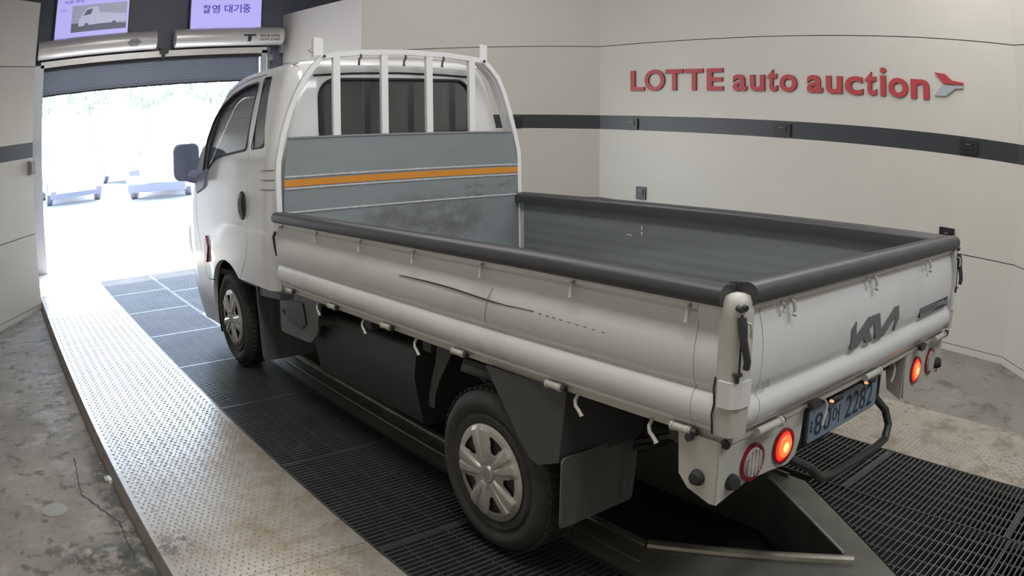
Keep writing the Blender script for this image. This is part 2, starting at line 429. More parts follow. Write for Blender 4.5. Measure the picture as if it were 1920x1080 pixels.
# checker plates with raised lugs
def checker(name, x0, x1, y0, y1, m, lug_y, label, ylo, xl):
    root = empty(name, ((x0+x1)/2, (y0+y1)/2, 0), label, 'floor plate', 'checker plates beside the gratings')
    ys = [y0]
    while ys[-1] < y1-.01: ys.append(min(y1, ys[-1]+2.44))
    for a, b in zip(ys, ys[1:]):
        bm = new(); prism(bm, [(x0, a+.0015), (x1, a+.0015), (x1, b-.0015), (x0, b-.0015)], 2, -.066, 0)
        obj('steel_plate', bm, m, root, smooth=False)
    bm = new(); p = .031; nx = int((xl-x0-.03)/p); ny = int((lug_y-ylo)/p)
    for j in range(ny):
        for i in range(nx):
            cx = x0+.02+(i+.5+(.5 if j % 2 else 0))*p; cy = ylo+(j+.5)*p
            s = 1 if (i+j) % 2 else -1
            an = PI/4*s+.5; dx, dy = .0118*math.cos(an), .0118*math.sin(an); wx, wy = -dy*.38, dx*.38
            a = bm.verts.new((cx-dx, cy-dy, 0)); b = bm.verts.new((cx+dx, cy+dy, 0))
            c = bm.verts.new((cx-wx, cy-wy, 0)); d = bm.verts.new((cx+wx, cy+wy, 0)); e = bm.verts.new((cx, cy, .0048))
            bm.faces.new((a, c, e)); bm.faces.new((c, b, e)); bm.faces.new((b, d, e)); bm.faces.new((d, a, e))
    bmesh.ops.recalc_face_normals(bm, faces=bm.faces[:])
    for f in bm.faces:
        if f.normal.z < 0: f.normal_flip()
    l = obj('raised_lugs', bm, M['lug'], root, smooth=False); l['kind'] = 'stuff'
    return root
checker('checker_plate_walkway', -2.012, -1.214, -3.5, 7.96, M['checker'], 6.4, 'long pale checker plate strip on the left, rust stained and bright near the doorway', -.6, -1.214)
checker('checker_plate_walkway', 1.242, 2.0, -3.5, 7.40, M['checkerR'], 3.2, 'dull brown checker plate strip on the right, behind the truck', -1.2, 1.66)

# gratings
def bars_mesh(w, L, pitch):
    bm = new(); n = int(round(L/pitch))
    for k in range(n):
        y = -L/2+(k+.5)*L/n
        box(bm, (-w/2, y-.0038, -.032), (w/2, y+.0038, 0))
    return finish(bm, 'bearing_bars', M['grate'], False)
def rods_mesh(w, L, pitch):
    bm = new(); n = int(round(w/pitch))
    for k in range(1, n):
        x = -w/2+k*w/n
        box(bm, (x-.0020, -L/2, -.013), (x+.0020, L/2, -.0040))
    return finish(bm, 'cross_rods', M['grate'], False)
def frame_mesh(w, L, t=.006):
    bm = new()
    box(bm, (-w/2, -L/2, -.034), (-w/2+t, L/2, .001)); box(bm, (w/2-t, -L/2, -.034), (w/2, L/2, .001))
    box(bm, (-w/2, -L/2, -.034), (w/2, -L/2+t, .001)); box(bm, (-w/2, L/2-t, -.034), (w/2, L/2, .001))
    return finish(bm, 'edge_frame', M['grate'], False)
def grating_row(x0, x1, y0, n, L, side, words):
    w = x1-x0-.004; a, b, c = bars_mesh(w, L-.004, .030), rods_mesh(w, L-.004, .10), frame_mesh(w, L-.004)
    for k in range(n):
        cy = y0+(k+.5)*L
        r = empty('floor_grating', ((x0+x1)/2, cy, 0), words[k], 'grating', 'steel gratings '+side)
        Mx = Matrix.Translation(((x0+x1)/2, cy, -.001))
        for me, nm in ((a, 'bearing_bars'), (b, 'cross_rods'), (c, 'edge_frame')):
            o = link(me, nm, r, Mx, recenter=False)
            if nm != 'edge_frame': o['kind'] = 'stuff'
gw = ['dark steel grating panel %s' % t for t in (
    'at the bottom edge of the photo beside the pale plate', 'at bottom centre, just behind the rear wheel', 'under the left rear wheel',
    'in front of the left rear wheel', 'under the middle of the load bed', 'beneath the cab rear, in dark shade',
    'under the left front wheel', 'just ahead of the left front wheel, washed lavender', 'last but one before the doorway, left row',
    'nearest the doorway, left row')]
grating_row(-1.212, -.575, -1.55, 10, .95, 'left of the pit', gw)
gw = ['grating panel of the right row %s' % t for t in (
    'at the bottom right corner', 'below the number plate, right of the pit tip', 'behind the right tail lamps under the guard bar', 'under the right rear wheel',
    'under the right side of the load bed, rear half', 'under the right side of the load bed, front half', 'under the right front wheel',
    'ahead of the right front wheel', 'under the front bumper on the right', 'nearest the doorway, right row')]
grating_row(.665, 1.24, -1.55, 10, .95, 'right of the pit', gw)
# the rear end of the pit surround: gratings continue across, behind the pointed frame
grating_row(-.57, .66, -1.55, 1, .93, 'behind the pit tip', ['dark steel grating panel behind the pointed end of the pit, at the bottom edge'])
grating_row(-.57, .66, 5.66, 2, 1.145, 'in the middle before the doorway',
            ['dark lavender-lit middle grating just ahead of the front axle', 'dark lavender-lit middle grating nearest the doorway'])
def wedge(side, label):
    # clipped gratings that follow the pointed pit frame
    r = empty('floor_grating', (.45 if side > 0 else -.4, -.1, 0), label, 'grating', 'clipped gratings beside the pit tip')
    bm = new(); n = 38
    for k in range(n):
        y = -.615+(k+.5)*.030
        if side > 0:
            if y > .53: continue
            a = .60-(.53-y)*.652+.012 if y > -.36 else .02; b = .661
        else:
            if y > .56: continue
            a = -.571; b = -.57+(.56-y)*.641-.012 if y > -.36 else .02
        if b-a > .02: box(bm, (a, y-.0038, -.033), (b, y+.0038, -.001))
    o = obj('bearing_bars', bm, M['grate'], r, smooth=False); o['kind'] = 'stuff'
    bm = new()
    for k in range(12):
        x = (.661-(k+1)*.10) if side > 0 else (-.571+(k+1)*.10)
        if (side > 0 and x < .04) or (side < 0 and x > 0): continue
        t = .53-(.60-x)/.652 if side > 0 else .56-(x+.57)/.641
        box(bm, (x-.0024, -.615, -.011), (x+.0024, t-.02, -.002))
    o = obj('cross_rods', bm, M['grate'], r, smooth=False); o['kind'] = 'stuff'
wedge(1, 'clipped dark grating to the right of the pointed pit frame, below the guard bar')
wedge(-1, 'clipped dark grating left of the pointed pit frame, at the bottom edge')
# centre plate ahead of pit
bm = new(); box(bm, (-.57, 4.5, -.05), (.66, 5.655, 0))
tag(obj('cover_plate', bm, M['alurail'], smooth=False), 'bright flat metal cover plate between the pit and the middle gratings', 'floor plate')
# small silver bracket by the front wheel
bm = new(); box(bm, (-.46, 5.25, .0), (-.30, 5.50, .03)); tube(bm, [(-.44, 5.3, .03), (-.44, 5.45, .06), (-.33, 5.45, .06)], .012)
tag(obj('floor_fitting', bm, M['alurail']), 'small bright metal fitting on the cover plate beside the front wheel', 'fitting')

# pit frame
outer = [(-.57, 4.5), (-.57, .56), (.02, -.36), (.60, .53), (.66, .62), (.66, 4.5)]
inner = [(-.38, 4.0), (-.38, .66), (.07, -.035), (.52, .70), (.52, 4.0)]
pf = empty('inspection_pit', (.05, 2.2, 0), 'black inspection pit with olive steel frame and pointed end, under the truck', 'pit')
bm = new()
oi = [(-.57, 4.5), (-.57, .56), (.02, -.36), (.60, .53), (.66, 4.5)]
vo = [bm.verts.new((*p, .0)) for p in oi]; vi = [bm.verts.new((*p, .004)) for p in inner]
vd = [bm.verts.new((*p, -.30)) for p in inner]; vod = [bm.verts.new((*p, -.06)) for p in oi]
for k in range(5):
    j = (k+1) % 5
    bm.faces.new((vo[k], vo[j], vi[j], vi[k])); bm.faces.new((vi[k], vi[j], vd[j], vd[k])); bm.faces.new((vo[j], vo[k], vod[k], vod[j]))
bmesh.ops.recalc_face_normals(bm, faces=bm.faces[:])
obj('steel_frame', bm, M['pitframe'], pf, smooth=False)
bm = new(); tube(bm, [(-.385, 3.95, .012), (-.385, .66, .012)], .017, 10); obj('edge_rail', bm, M['pitrail'], pf)
bm = new(); tube(bm, [(-.385, .655, .016), (.065, -.045, .016)], .023, 10); obj('edge_rail', bm, M['pitrail'], pf)
bm = new(); tube(bm, [(.50, .68, .008), (.11, .03, .008)], .007, 8); obj('edge_rail', bm, M['railhi'], pf)
bm = new(); tube(bm, [(-.485, 3.9, .002), (-.485, .60, .002)], .006, 6); obj('edge_rail', bm, M['pitframe'], pf)
bm = new(); tube(bm, [(.585, 3.9, .004), (.585, .62, .004)], .014, 8); obj('edge_rail', bm, M['pitrail'], pf)
bm = new(); prism(bm, inner, 2, -.32, -.30); obj('pit_base', bm, M['pitblack'], pf, smooth=False)
# far seam line inside the door
bm = new(); box(bm, (-1.86, 9.32, -.03), (1.42, 9.42, .004)); struct(obj('trim_2', bm, M['alurail'], smooth=False), 'metal door sill strip')
# debris
bm = new(); box(bm, (-2.075, 2.66, ZF), (-2.04, 2.70, ZF+.012)); box(bm, (-2.06, 2.62, ZF), (-2.035, 2.66, ZF+.02)); tube(bm, [(-2.07, 2.70, ZF+.01), (-2.06, 2.65, ZF+.03), (-2.03, 2.63, ZF+.01)], .004)
tag(obj('plastic_clip', bm, M['chip'], smooth=False), 'tiny white broken clip on the concrete by the left kerb', 'debris')

# ================================================================== SETTING: walls
HS1, HB1, HB2, HS2, HT = .7255, 1.5137, 1.6715, 2.4666, 3.17
def wall(name, a, b, label, hi=HT, doors=None):
    """panelled wall from a to b (plan), visible face on the left-hand normal side"""
    a = Vector(a); b = Vector(b); d = (b-a); L = d.length; ang = math.atan2(d.y, d.x)
    Mx = Matrix.Translation((a.x, a.y, 0)) @ Matrix.Rotation(ang, 4, 'Z')   # local x along wall, face at y=0, body behind (+y local is left)
    bm = new(); box(bm, (0, -.10, ZF-.1), (L, -.021, hi))
    w = obj(name, bm, M['dark'], None, Mx, smooth=False); struct(w, label)
    rows = [(ZF+.05, HS1-.004), (HS1+.004, HB1), (HB2, HS2-.004), (HS2+.004, hi)]
    for z0, z1 in rows:
        bm = new(); box(bm, (0, -.02, z0), (L, 0, z1)); obj('wall_panel', bm, M['wallpanel'], w, Mx, smooth=False)
    bm = new(); box(bm, (0, -.02, HB1), (L, -.001, HB2)); obj('dark_band', bm, M['band'], w, Mx, smooth=False, label='dark charcoal band along the wall')
    return w, Mx, L
C0 = (2.05, 7.4276); C1 = (3.982, 5.3633); C2 = (3.6723, .3541); C3 = (3.0, -.42); C4 = (3.0, -2.9)
FI = (1.745, 9.2)
LB = (-2.024, 7.2541); LA = (-3.35, 5.58)
wr, MR, LR = wall('wall_right', C2, C1, 'long cream panelled wall on the right carrying the red letters')
wfr, MFR, _ = wall('wall_front_right', C1, C0, 'angled cream wall section right of the truck cab')
wall('wall_front_inner', C0, FI, 'cream wall section beside the roller door opening')
wall('wall_back_right', C3, C2, 'angled cream wall section at the right edge of the photo')
wall('wall_back_side', C4, C3, 'cream wall behind on the right')
wall('wall_back', (-3.4, -2.9), C4, 'cream wall behind the camera')
wall('wall_left', LA, (-3.35, -2.9), 'cream wall on the far left')
wfl, MFL, LFL = wall('wall_front_left', LB, LA, 'angled cream wall left of the roller door')
wall('wall_front_left_return', (-1.93, 9.2), LB, 'short cream return wall beside the roller door')
# baseboards
def baseboard(name, a, b):
    a = Vector(a); b = Vector(b); d = b-a; Mx = Matrix.Translation((a.x, a.y, 0)) @ Matrix.Rotation(math.atan2(d.y, d.x), 4, 'Z')
    bm = new(); box(bm, (0, 0, ZF), (d.length, .012, ZF+.052)); box(bm, (0, 0, ZF+.052), (d.length, .004, ZF+.056), mi=1)
    struct(obj(name, bm, [M['wallpanel'], M['dark']], None, Mx, smooth=False))
baseboard('baseboard_right', C2, C1); baseboard('baseboard_front_right', C1, C0); baseboard('baseboard_back_right', C3, C2); baseboard('baseboard_front_left', LB, LA)
# hall shell
bm = new()
box(bm, (-6, -5, 4.3), (6, 9.4, 4.4)); struct(obj('ceiling', bm, M['halldark'], smooth=False), 'dark hall ceiling')
for nm, lo, hi in (('wall_hall_left', (-6.1, -5, -.4), (-6, 9.4, 4.4)), ('wall_hall_right', (6, -5, -.4), (6.1, 9.4, 4.4)), ('wall_hall_back', (-6, -5.1, -.4), (6, -5, 4.4))):
    bm = new(); box(bm, lo, hi); struct(obj(nm, bm, M['halldark'], smooth=False), 'dark outer hall wall')
# front wall: navy fascia round the opening
OX0, OX1, OZ = -1.86, 1.52, 2.62
bm = new()
box(bm, (-6, 9.22, -.4), (OX0, 9.34, 4.4)); box(bm, (OX1, 9.22, -.4), (6, 9.34, 4.4)); box(bm, (OX0, 9.22, OZ), (OX1, 9.34, 4.4))
struct(obj('wall_front', bm, M['navy'], smooth=False), 'dark navy fascia above and beside the roller door')

# roller door
rd = empty('roller_door', (-.2, 9.1, 0), 'half-open slate blue roller shutter door with aluminium side rails', 'door')
bm = new()
prof = []
n = 9
for k in range(n):
    z = 2.262+k*.04
    prof += [(9.183, z), (9.180, z+.004), (9.180, z+.036), (9.183, z+.04)]
vs = [[bm.verts.new((x, y, z)) for y, z in prof] for x in (OX0+.05, OX1-.14)]
for k in range(len(prof)-1): bm.faces.new((vs[0][k], vs[1][k], vs[1][k+1], vs[0][k+1]))
bmesh.ops.recalc_face_normals(bm, faces=bm.faces[:])
r = bmesh.ops.solidify(bm, geom=bm.faces[:], thickness=.004)
obj('shutter_curtain', bm, M['shutter'], rd, smooth=False)
bm = new(); box(bm, (OX0+.05, 9.16, 2.245), (OX1-.14, 9.20, 2.265)); obj('bottom_bar', bm, M['dark'], rd, smooth=False)
bm = new(); box(bm, (OX0+.02, 9.08, 2.62), (OX1-.06, 9.2, 2.70)); obj('top_bar', bm, M['silver'], rd, smooth=False, label='silver top bar')
bm = new(); box(bm, (OX0+.02, 9.12, 2.58), (OX1-.06, 9.2, 2.61)); obj('top_bar', bm, M['dark'], rd, smooth=False, label='dark lower lip')
for x, w in ((OX0-.07, .14), (OX1-.13, .07)):
    bm = new(); prism(bm, [(x, 9.08), (x+w, 9.08), (x+w, 9.13), (x+w-.02, 9.13), (x+w-.02, 9.19), (x+w, 9.19), (x+w, 9.215), (x, 9.215)], 2, .002, 2.66)
    obj('guide_rail', bm, M['alurail'], rd, smooth=False)
bm = new(); tube(bm, [(OX1-.02, 9.12, 2.35), (OX1-.02, 9.12, 2.70)], .018); box(bm, (OX1-.03, 9.09, 2.52), (OX1+.05, 9.14, 2.60)); obj('drive_chain', bm, M['greybadge'], rd)
bm = new(); box(bm, (-.10, 9.04, 2.66), (.02, 9.12, 2.74)); box(bm, (-.07, 9.02, 2.60), (-.03, 9.08, 2.68)); obj('sensor', bm, M['black'], rd, smooth=False)
def drum(x0, x1, label, tapered):
    r = empty('roller_housing', ((x0+x1)/2, 9.04, 2.85), label, 'door housing', 'silver roller housings over the door')
    bm = new(); seg = 28
    lathe(bm, [(x0-.005, .02), (x0, .12), (x0+.02, .125), (x1-.02, .125), (x1, .12), (x1+.005, .02)], (0, 9.05, 2.85), 0, seg)
    obj('housing_tube', bm, M['silver'], r)
    return r
d1 = drum(-1.90, -.17, 'left silver roller housing with a grey hexagonal sticker', 0)
d2 = drum(.10, 1.66, 'right silver roller housing printed with a T mark and phone number', 1)
bm = new()
pts = [(-.50+.085*math.cos(math.radians(a))*1.2, .06*math.sin(math.radians(a))) for a in range(0, 360, 60)]
def on_drum(u, v, d=0): # u = x, v = arc height from middle
    a = v/.125-.25; return (u, 9.05-(.1270+d)*math.cos(a), 2.85+(.1270+d)*math.sin(a))
bm.faces.new([bm.verts.new((u, v, 0)) for u, v in pts]); slices(bm, 1, 8)
for v_ in bm.verts: v_.co = on_drum(v_.co.x, v_.co.y)
obj('sticker', bm, M['greybadge'], d1, smooth=False)
bm = new()
text_bm(bm, 'T', 1.06, 1.24, -.055, .045, on_drum, 0, .05, cuts=10); text_bm(bm, '현대셔터', 1.30, 1.58, .005, .04, on_drum, 0, .02, cuts=4); text_bm(bm, '1577-2107', 1.30, 1.60, -.045, -.012, on_drum, 0, .02, cuts=4)
o = obj('printed_lettering', bm, M['ink'], d2, smooth=False); o['kind'] = 'stuff'
for x in (1.68,):
    bm = new(); box(bm, (x, 9.02, 2.62), (x+.012, 9.2, 3.0)); box(bm, (x+.012, 9.06, 2.80), (x+.05, 9.12, 2.92)); lathe(bm, [(x+.012, .03), (x+.04, .03)], (0, 9.08, 2.68), 0, 12)
    obj('end_bracket', bm, M['greybadge'], d2, smooth=False)
bm = new(); box(bm, (-.18, 9.0, 2.74), (-.165, 9.2, 2.97)); obj('end_bracket', bm, M['greybadge'], d1, smooth=False)

# screens
def screen(x0, x1, z0, z1, label, y=9.14):
    r = empty('display_screen', ((x0+x1)/2, y, z0), label, 'screen', 'screens above the roller door')
    bm = new(); box(bm, (x0-.02, y+.002, z0-.02), (x1+.02, y+.07, z1+.02)); obj('bezel', bm, M['black'], r, smooth=False)
    bm = new(); box(bm, (x0, y-.003, z0), (x1, y+.002, z1)); obj('display_panel', bm, M['screenbl'], r, smooth=False)
    return r
s1 = screen(-1.66, -.57, 2.99, 3.61, 'left wall screen showing a small photo of a white truck')
s2 = screen(.345, 1.385, 2.98, 3.58, 'right wall screen with large blue Korean text')
YS = 9.135
def flat(pts, m, par, nm, y=YS):
    bm = new(); bm.faces.new([bm.verts.new((x, y, z)) for x, z in pts]); bmesh.ops.recalc_face_normals(bm, faces=bm.faces[:])
    return obj(nm, bm, m, par, smooth=False)
flat([(-1.42, 3.055), (-.60, 3.055), (-.60, 3.42), (-1.42, 3.42)], M['screenpic'], s1, 'picture')
flat([(-1.42, 3.055), (-.60, 3.055), (-.60, 3.13), (-1.42, 3.18)], M['screenpic2'], s1, 'picture_floor', YS-.002)
flat([(-1.31, 3.13), (-1.31, 3.22), (-1.25, 3.30), (-1.20, 3.375), (-1.03, 3.385), (-1.0, 3.30), (-.61, 3.255), (-.61, 3.15), (-1.0, 3.145)], M['screenpic3'], s1, 'picture_truck', YS-.004)
flat([(-1.245, 3.27), (-1.195, 3.35), (-1.11, 3.36), (-1.13, 3.285)], M['screenpic2'], s1, 'picture_window', YS-.006)
for cx in (-1.19, -.78):
    flat([(cx+.035*math.cos(a*PI/6), 3.135+.035*math.sin(a*PI/6)) for a in range(12)], M['screenpic2'], s1, 'picture_wheel', YS-.006)
bm = new(); text_bm(bm, '차량 정보', -1.55, -1.25, 3.46, 3.50, lambda u, v, d: (u, YS-d, v), 0, .01); text_bm(bm, '번호', -1.60, -1.50, 3.36, 3.385, lambda u, v, d: (u, YS-d, v), 0); o = obj('screen_text', bm, M['screentext'], s1, smooth=False); o['kind'] = 'stuff'
for ch, k in zip('촬영대기중', (0, 1, 2.38, 3.38, 4.38)):
    bm = new(); text_bm(bm, ch, .515+k*.1345, .515+k*.1345+.118, 3.195, 3.315, lambda u, v, d: (u, YS-d, v), 0, .018); o = obj('character', bm, M['screentext'], s2, smooth=False); o['kind'] = 'stuff'

# wall sockets
def on_wall(o_a, o_b):
    pass
def wbox(Mx, u, z0, z1, w, label, band=True):
    r = empty('wall_socket', Mx @ Vector((u, .0, (z0+z1)/2)), label, 'socket', 'black wall sockets')
    bm = new(); prism(bm, roundrect(u-w/2, z0, u+w/2, z1, .008, 3), 1, -.004, .016); obj('housing', bm, M['socket'], r, Mx)
    bm = new(); prism(bm, roundrect(u-w*.28, z0+(z1-z0)*.35, u+w*.28, z1-(z1-z0)*.18, .005, 3), 1, .016, .022); obj('cover_flap', bm, M['socket'], r, Mx)
    bm = new(); box(bm, (u-w*.12, .022, z1-(z1-z0)*.34), (u+w*.12, .027, z1-(z1-z0)*.27)); obj('latch', bm, M['greymark'], r, Mx, smooth=False)
def uR(y): return (y-C2[1])/(C1[1]-C2[1])*LR
for (y0, y1, z0, z1, t) in ((4.737, 4.923, 1.52, 1.64, 'black socket in the dark band, left of the letters near the wall corner'),
                          (2.718, 2.912, 1.525, 1.645, 'black socket in the dark band below the middle of the red letters'),
                          (.762, .943, 1.535, 1.645, 'black socket in the dark band near the right edge of the photo'),
                          (4.60, 4.745, .765, .905, 'black wall outlet low on the cream wall above the far bed side'),
                          (.965, 1.115, .78, .92, 'black wall outlet half hidden behind the tailgate corner')):
    wbox(MR, uR((y0+y1)/2), z0, z1, y1-y0, t)
wbox(MFR, .98, 1.515, 1.635, .17, 'black socket in the dark band right beside the truck rack')
bm = new(); box(bm, (.02, 0, 1.34), (.12, .05, 1.48)); box(bm, (.03, .05, 1.36), (.11, .06, 1.46)); o = obj('switch_box', bm, M['greybadge'], None, MFL, smooth=False)
tag(o, 'grey switch box on the left wall under the dark band beside the doorway', 'switch')

# red letters on the right wall
ws = empty('wall_sign', MR @ Vector((uR(2.9), 0, 2.05)), 'raised red lettering LOTTE auto auction with a red and grey arrow emblem', 'sign')
LT = list(zip('LOTTEautoauction', [(4.843,4.632,1.944,2.164),(4.626,4.328,1.940,2.170),(4.314,4.065,1.944,2.165),(4.038,3.794,1.944,2.165),(3.742,3.531,1.944,2.165),(3.407,3.233,1.940,2.102),(3.194,3.018,1.940,2.098),(2.985,2.868,1.942,2.149),(2.841,2.643,1.940,2.103),(2.529,2.356,1.940,2.102),(2.319,2.144,1.940,2.099),(2.113,1.922,1.938,2.103),(1.899,1.779,1.941,2.147),(1.742,1.681,1.943,2.190),(1.656,1.457,1.938,2.107),(1.427,1.24,1.943,2.108)]))
for ch, (ya, yb, z0, z1) in LT:
    bm = new(); ua, ub = uR(ya), uR(yb)     # reading direction runs towards -y
    text_bm(bm, ch, ua, ub, z0, z1, lambda u, v, d: (u, d+.001, v), .018, .024 if ch != 'i' else .014)
    for f in bm.faces:
        f.normal_update()
        if abs(f.normal.y) < .5: f.material_index = 1
    obj('letter', bm, [M['redletter'], M['letteredge']], ws, MR, smooth=False)
for pts, m in (([(1.181,2.175),(1.077,2.168),(1.007,2.117),(.894,2.109),(.895,2.092),(1.087,2.084)], M['redletter']),
               ([(1.103,2.072),(.896,2.080),(.896,2.060),(.975,2.052),(1.075,1.983),(1.188,1.98)], M['lettergrey'])):
    bm = new(); prism(bm, [(uR(y), z) for y, z in pts], 1, .001, .02); obj('emblem', bm, m, ws, MR, smooth=False, label='emblem wing')

# ================================================================== OUTDOORS
bm = new(); box(bm, (-40, 9.34, -.3), (60, 90, -.08)); struct(obj('ground', bm, M['asphalt'], smooth=False), 'sunlit pale paving outside the door')
def car(loc, rz, label, van=False):
    r = empty('parked_car', loc, label, 'car', 'parked cars outside', rz); Mx = WM[r.name]
    L, Wd = (4.5, 1.75)
    if van: side = [(-2.2, .3), (-2.2, 1.25), (-2.0, 1.85), (1.2, 1.9), (1.9, 1.2), (2.3, 1.0), (2.35, .35)]
    else: side = [(-2.2, .3), (-2.25, .85), (-1.7, .98), (-1.25, 1.42), (.35, 1.45), (1.1, 1.0), (2.05, .85), (2.25, .55), (2.2, .28)]
    bm = new(); n = 7
    rings = []
    for k in range(n):
        t = -1+2*k/(n-1); s = 1-.10*abs(t)**3
        rings.append([bm.verts.new((y*(1-.03*t*t), t*Wd/2*(1 if z < .95 else .80 if z > 1.2 else .96), z*s if z > .6 else z)) for y, z in side])
    m = len(side)
    for a, b in zip(rings, rings[1:]):
        for k in range(m): bm.faces.new((a[k], a[(k+1) % m], b[(k+1) % m], b[k]))
    bm.faces.new(rings[0]); bm.faces.new(rings[-1]); bmesh.ops.recalc_face_normals(bm, faces=bm.faces[:])
    obj('body', bm, M['carwhite'], r, Mx)
    for s in (-1, 1):
        bm = new()
        pts = [(-1.5, 1.02), (-1.15, 1.33), (.3, 1.36), (.9, 1.03)] if not van else [(-1.8, 1.15), (-1.75, 1.65), (1.1, 1.7), (1.6, 1.15)]
        prism(bm, pts, 1, s*(Wd/2-.10), s*(Wd/2-.04)); obj('side_window', bm, M['carglass'], r, Mx, smooth=False)
        for x in (-1.35, 1.4):
            bm = new(); lathe(bm, [(s*.70, .2), (s*.70, .31), (s*.72, .325), (s*.87, .325), (s*.89, .30), (s*.89, .2), (s*.875, .06)], (x, 0, .325), 1, 24)
            obj('wheel', bm, M['cartrim'], r, Mx)
    for e in (-1, 1):
        bm = new(); box(bm, (min(e*2.17, e*2.31), -.80, .22), (max(e*2.17, e*2.31), .80, .42)); obj('bumper', bm, M['cartrim'], r, Mx, smooth=False)
        for s in (-1, 1):
            bm = new(); box(bm, (min(e*2.15, e*2.26), s*.62-.14, .66), (max(e*2.15, e*2.26), s*.62+.14, .80)); obj('lamp', bm, M['cartrim'], r, Mx, smooth=False)
        bm = new(); box(bm, (min(e*2.2, e*2.315), -.26, .45), (max(e*2.2, e*2.315), .26, .56)); obj('number_plate', bm, M['chip'], r, Mx, smooth=False)
car((.05, 23.2, -.08), math.radians(-90), 'white van parked outside at the left of the doorway, back bumper towards the bay', True)
car((3.0, 21.3, -.08), math.radians(-112), 'white saloon parked outside just left of the truck cab mirror')
car((3.4, 28.5, -.08), math.radians(-75), 'white saloon parked farther back between the van and the nearer saloon')
car((-2.6, 28.5, -.08), math.radians(-100), 'white car glimpsed outside beside the left door rail')
fr = empty('boundary_fence', (4, 44, -.08), 'pale metal fence beyond the parked cars', 'fence')
bm = new(); box(bm, (-14, 43.98, 2.75), (26, 44.02, 2.85)); box(bm, (-14, 43.98, .3), (26, 44.02, .36)); obj('rail', bm, M['fence'], fr, smooth=False)
bm = new()
for k in range(200): x = -14+k*.2; box(bm, (x, 43.99, 0), (x+.04, 44.01, 2.8))
o = obj('pickets', bm, M['fence'], fr, smooth=False); o['kind'] = 'stuff'
rng = random.Random(3)
tw = ['seen over the fence at the left door rail', 'second from the left above the fence', 'in the middle of the doorway above the fence', 'above the fence just left of the truck', 'above the fence behind the truck windscreen', 'rightmost of the row beyond the fence']
for k in range(6):
    x = -4+k*4.0; y = 47+rng.uniform(-1, 2)
    t = empty('tree', (x, y, -.08), 'hazy sunlit tree '+tw[k], 'tree', 'trees beyond the fence')
    bm = new(); tube(bm, [(x, y, -.1), (x+.1, y, 1.8), (x, y, 3.8)], [.16, .12, .06], 8); obj('trunk', bm, M['trunk'], t)
    bm = new()
    for q in range(520):
        a = rng.uniform(0, 2*PI); u = rng.uniform(-1, 1); rr = rng.uniform(.5, 1)**.4; s = math.sqrt(1-u*u)
        p = Vector((x+1.75*rr*s*math.cos(a), y+1.6*rr*s*math.sin(a), 4.7+1.5*rr*u)); d1_ = Vector((rng.gauss(0, 1), rng.gauss(0, 1), rng.gauss(0, 1))).normalized()*.2; d2_ = d1_.orthogonal().normalized()*.12
        bm.faces.new([bm.verts.new(p+v) for v in (d1_, d2_, -d1_, -d2_)])
    o = obj('foliage', bm, M['leaf'], t, smooth=False); o['kind'] = 'stuff'

# ================================================================== TRUCK
TR = empty('cargo_truck', (0, 2.4, 0), 'white cab-over cargo truck with a grey open load bed and lit tail lamps', 'truck')
TP, TQ = .0244, .0042
BM = Matrix(((1, 0, TQ, -TQ*.8), (0, 1, TP, -TP*.8), (-TQ, -TP, 1, TP*1.5), (0, 0, 0, 1)))
q_ = BM.to_3x3().to_quaternion().to_matrix()
c0 = Vector((0, 1.5, .8)); BM = Matrix.Translation(BM @ c0) @ q_.to_4x4() @ Matrix.Translation(-c0)
def P(name, bm, m, parent=None, **k): return obj(name, bm, m, parent or TR, BM, **k)

# ---- cab shell by stacked plan outlines
ZT = [(.26,.785,4.96,3.05,.20,.10),(.34,.80,5.02,3.05,.22,.11),(.45,.815,5.05,3.05,.24,.12),(.58,.828,5.055,3.05,.25,.12),(.70,.835,5.055,3.05,.25,.12),(.85,.842,5.05,3.05,.25,.12),
      (1.0,.845,5.035,3.05,.25,.12),(1.15,.842,5.01,3.05,.24,.12),(1.25,.838,4.97,3.05,.23,.12),(1.32,.834,4.92,3.05,.22,.12),(1.40,.827,4.85,3.05,.21,.12),(1.50,.815,4.76,3.05,.20,.12),
      (1.62,.790,4.66,3.05,.19,.12),(1.75,.757,4.54,3.055,.18,.12),(1.85,.727,4.45,3.06,.18,.12),(1.93,.700,4.36,3.07,.18,.12),(1.975,.676,4.28,3.085,.18,.12),(2.005,.645,4.20,3.11,.18,.12),(2.025,.60,4.10,3.15,.18,.12),(2.04,.53,3.99,3.21,.17,.12),(2.052,.42,3.85,3.31,.15,.12),(2.058,.25,3.7,3.45,.12,.10)]
def ipl(z, k):
    for a, b in zip(ZT, ZT[1:]):
        if z <= b[0]: t = (z-a[0])/(b[0]-a[0]); return a[k]+(b[k]-a[k])*t
    return ZT[-1][k]
def ss(a, b, x):
    t = max(0, min(1, (x-a)/(b-a))); return t*t*(3-2*t)
def flare(y, z):
    # wheel-arch swage: a soft step below the shoulder line, curling down ahead of the wheel
    zl = 1.035 if y < 3.9 else 1.035-.55*max(0, (y-3.9))**1.35
    return .0075*(1-ss(zl-.010, zl+.010, z))*(1-ss(4.28, 4.36, y))
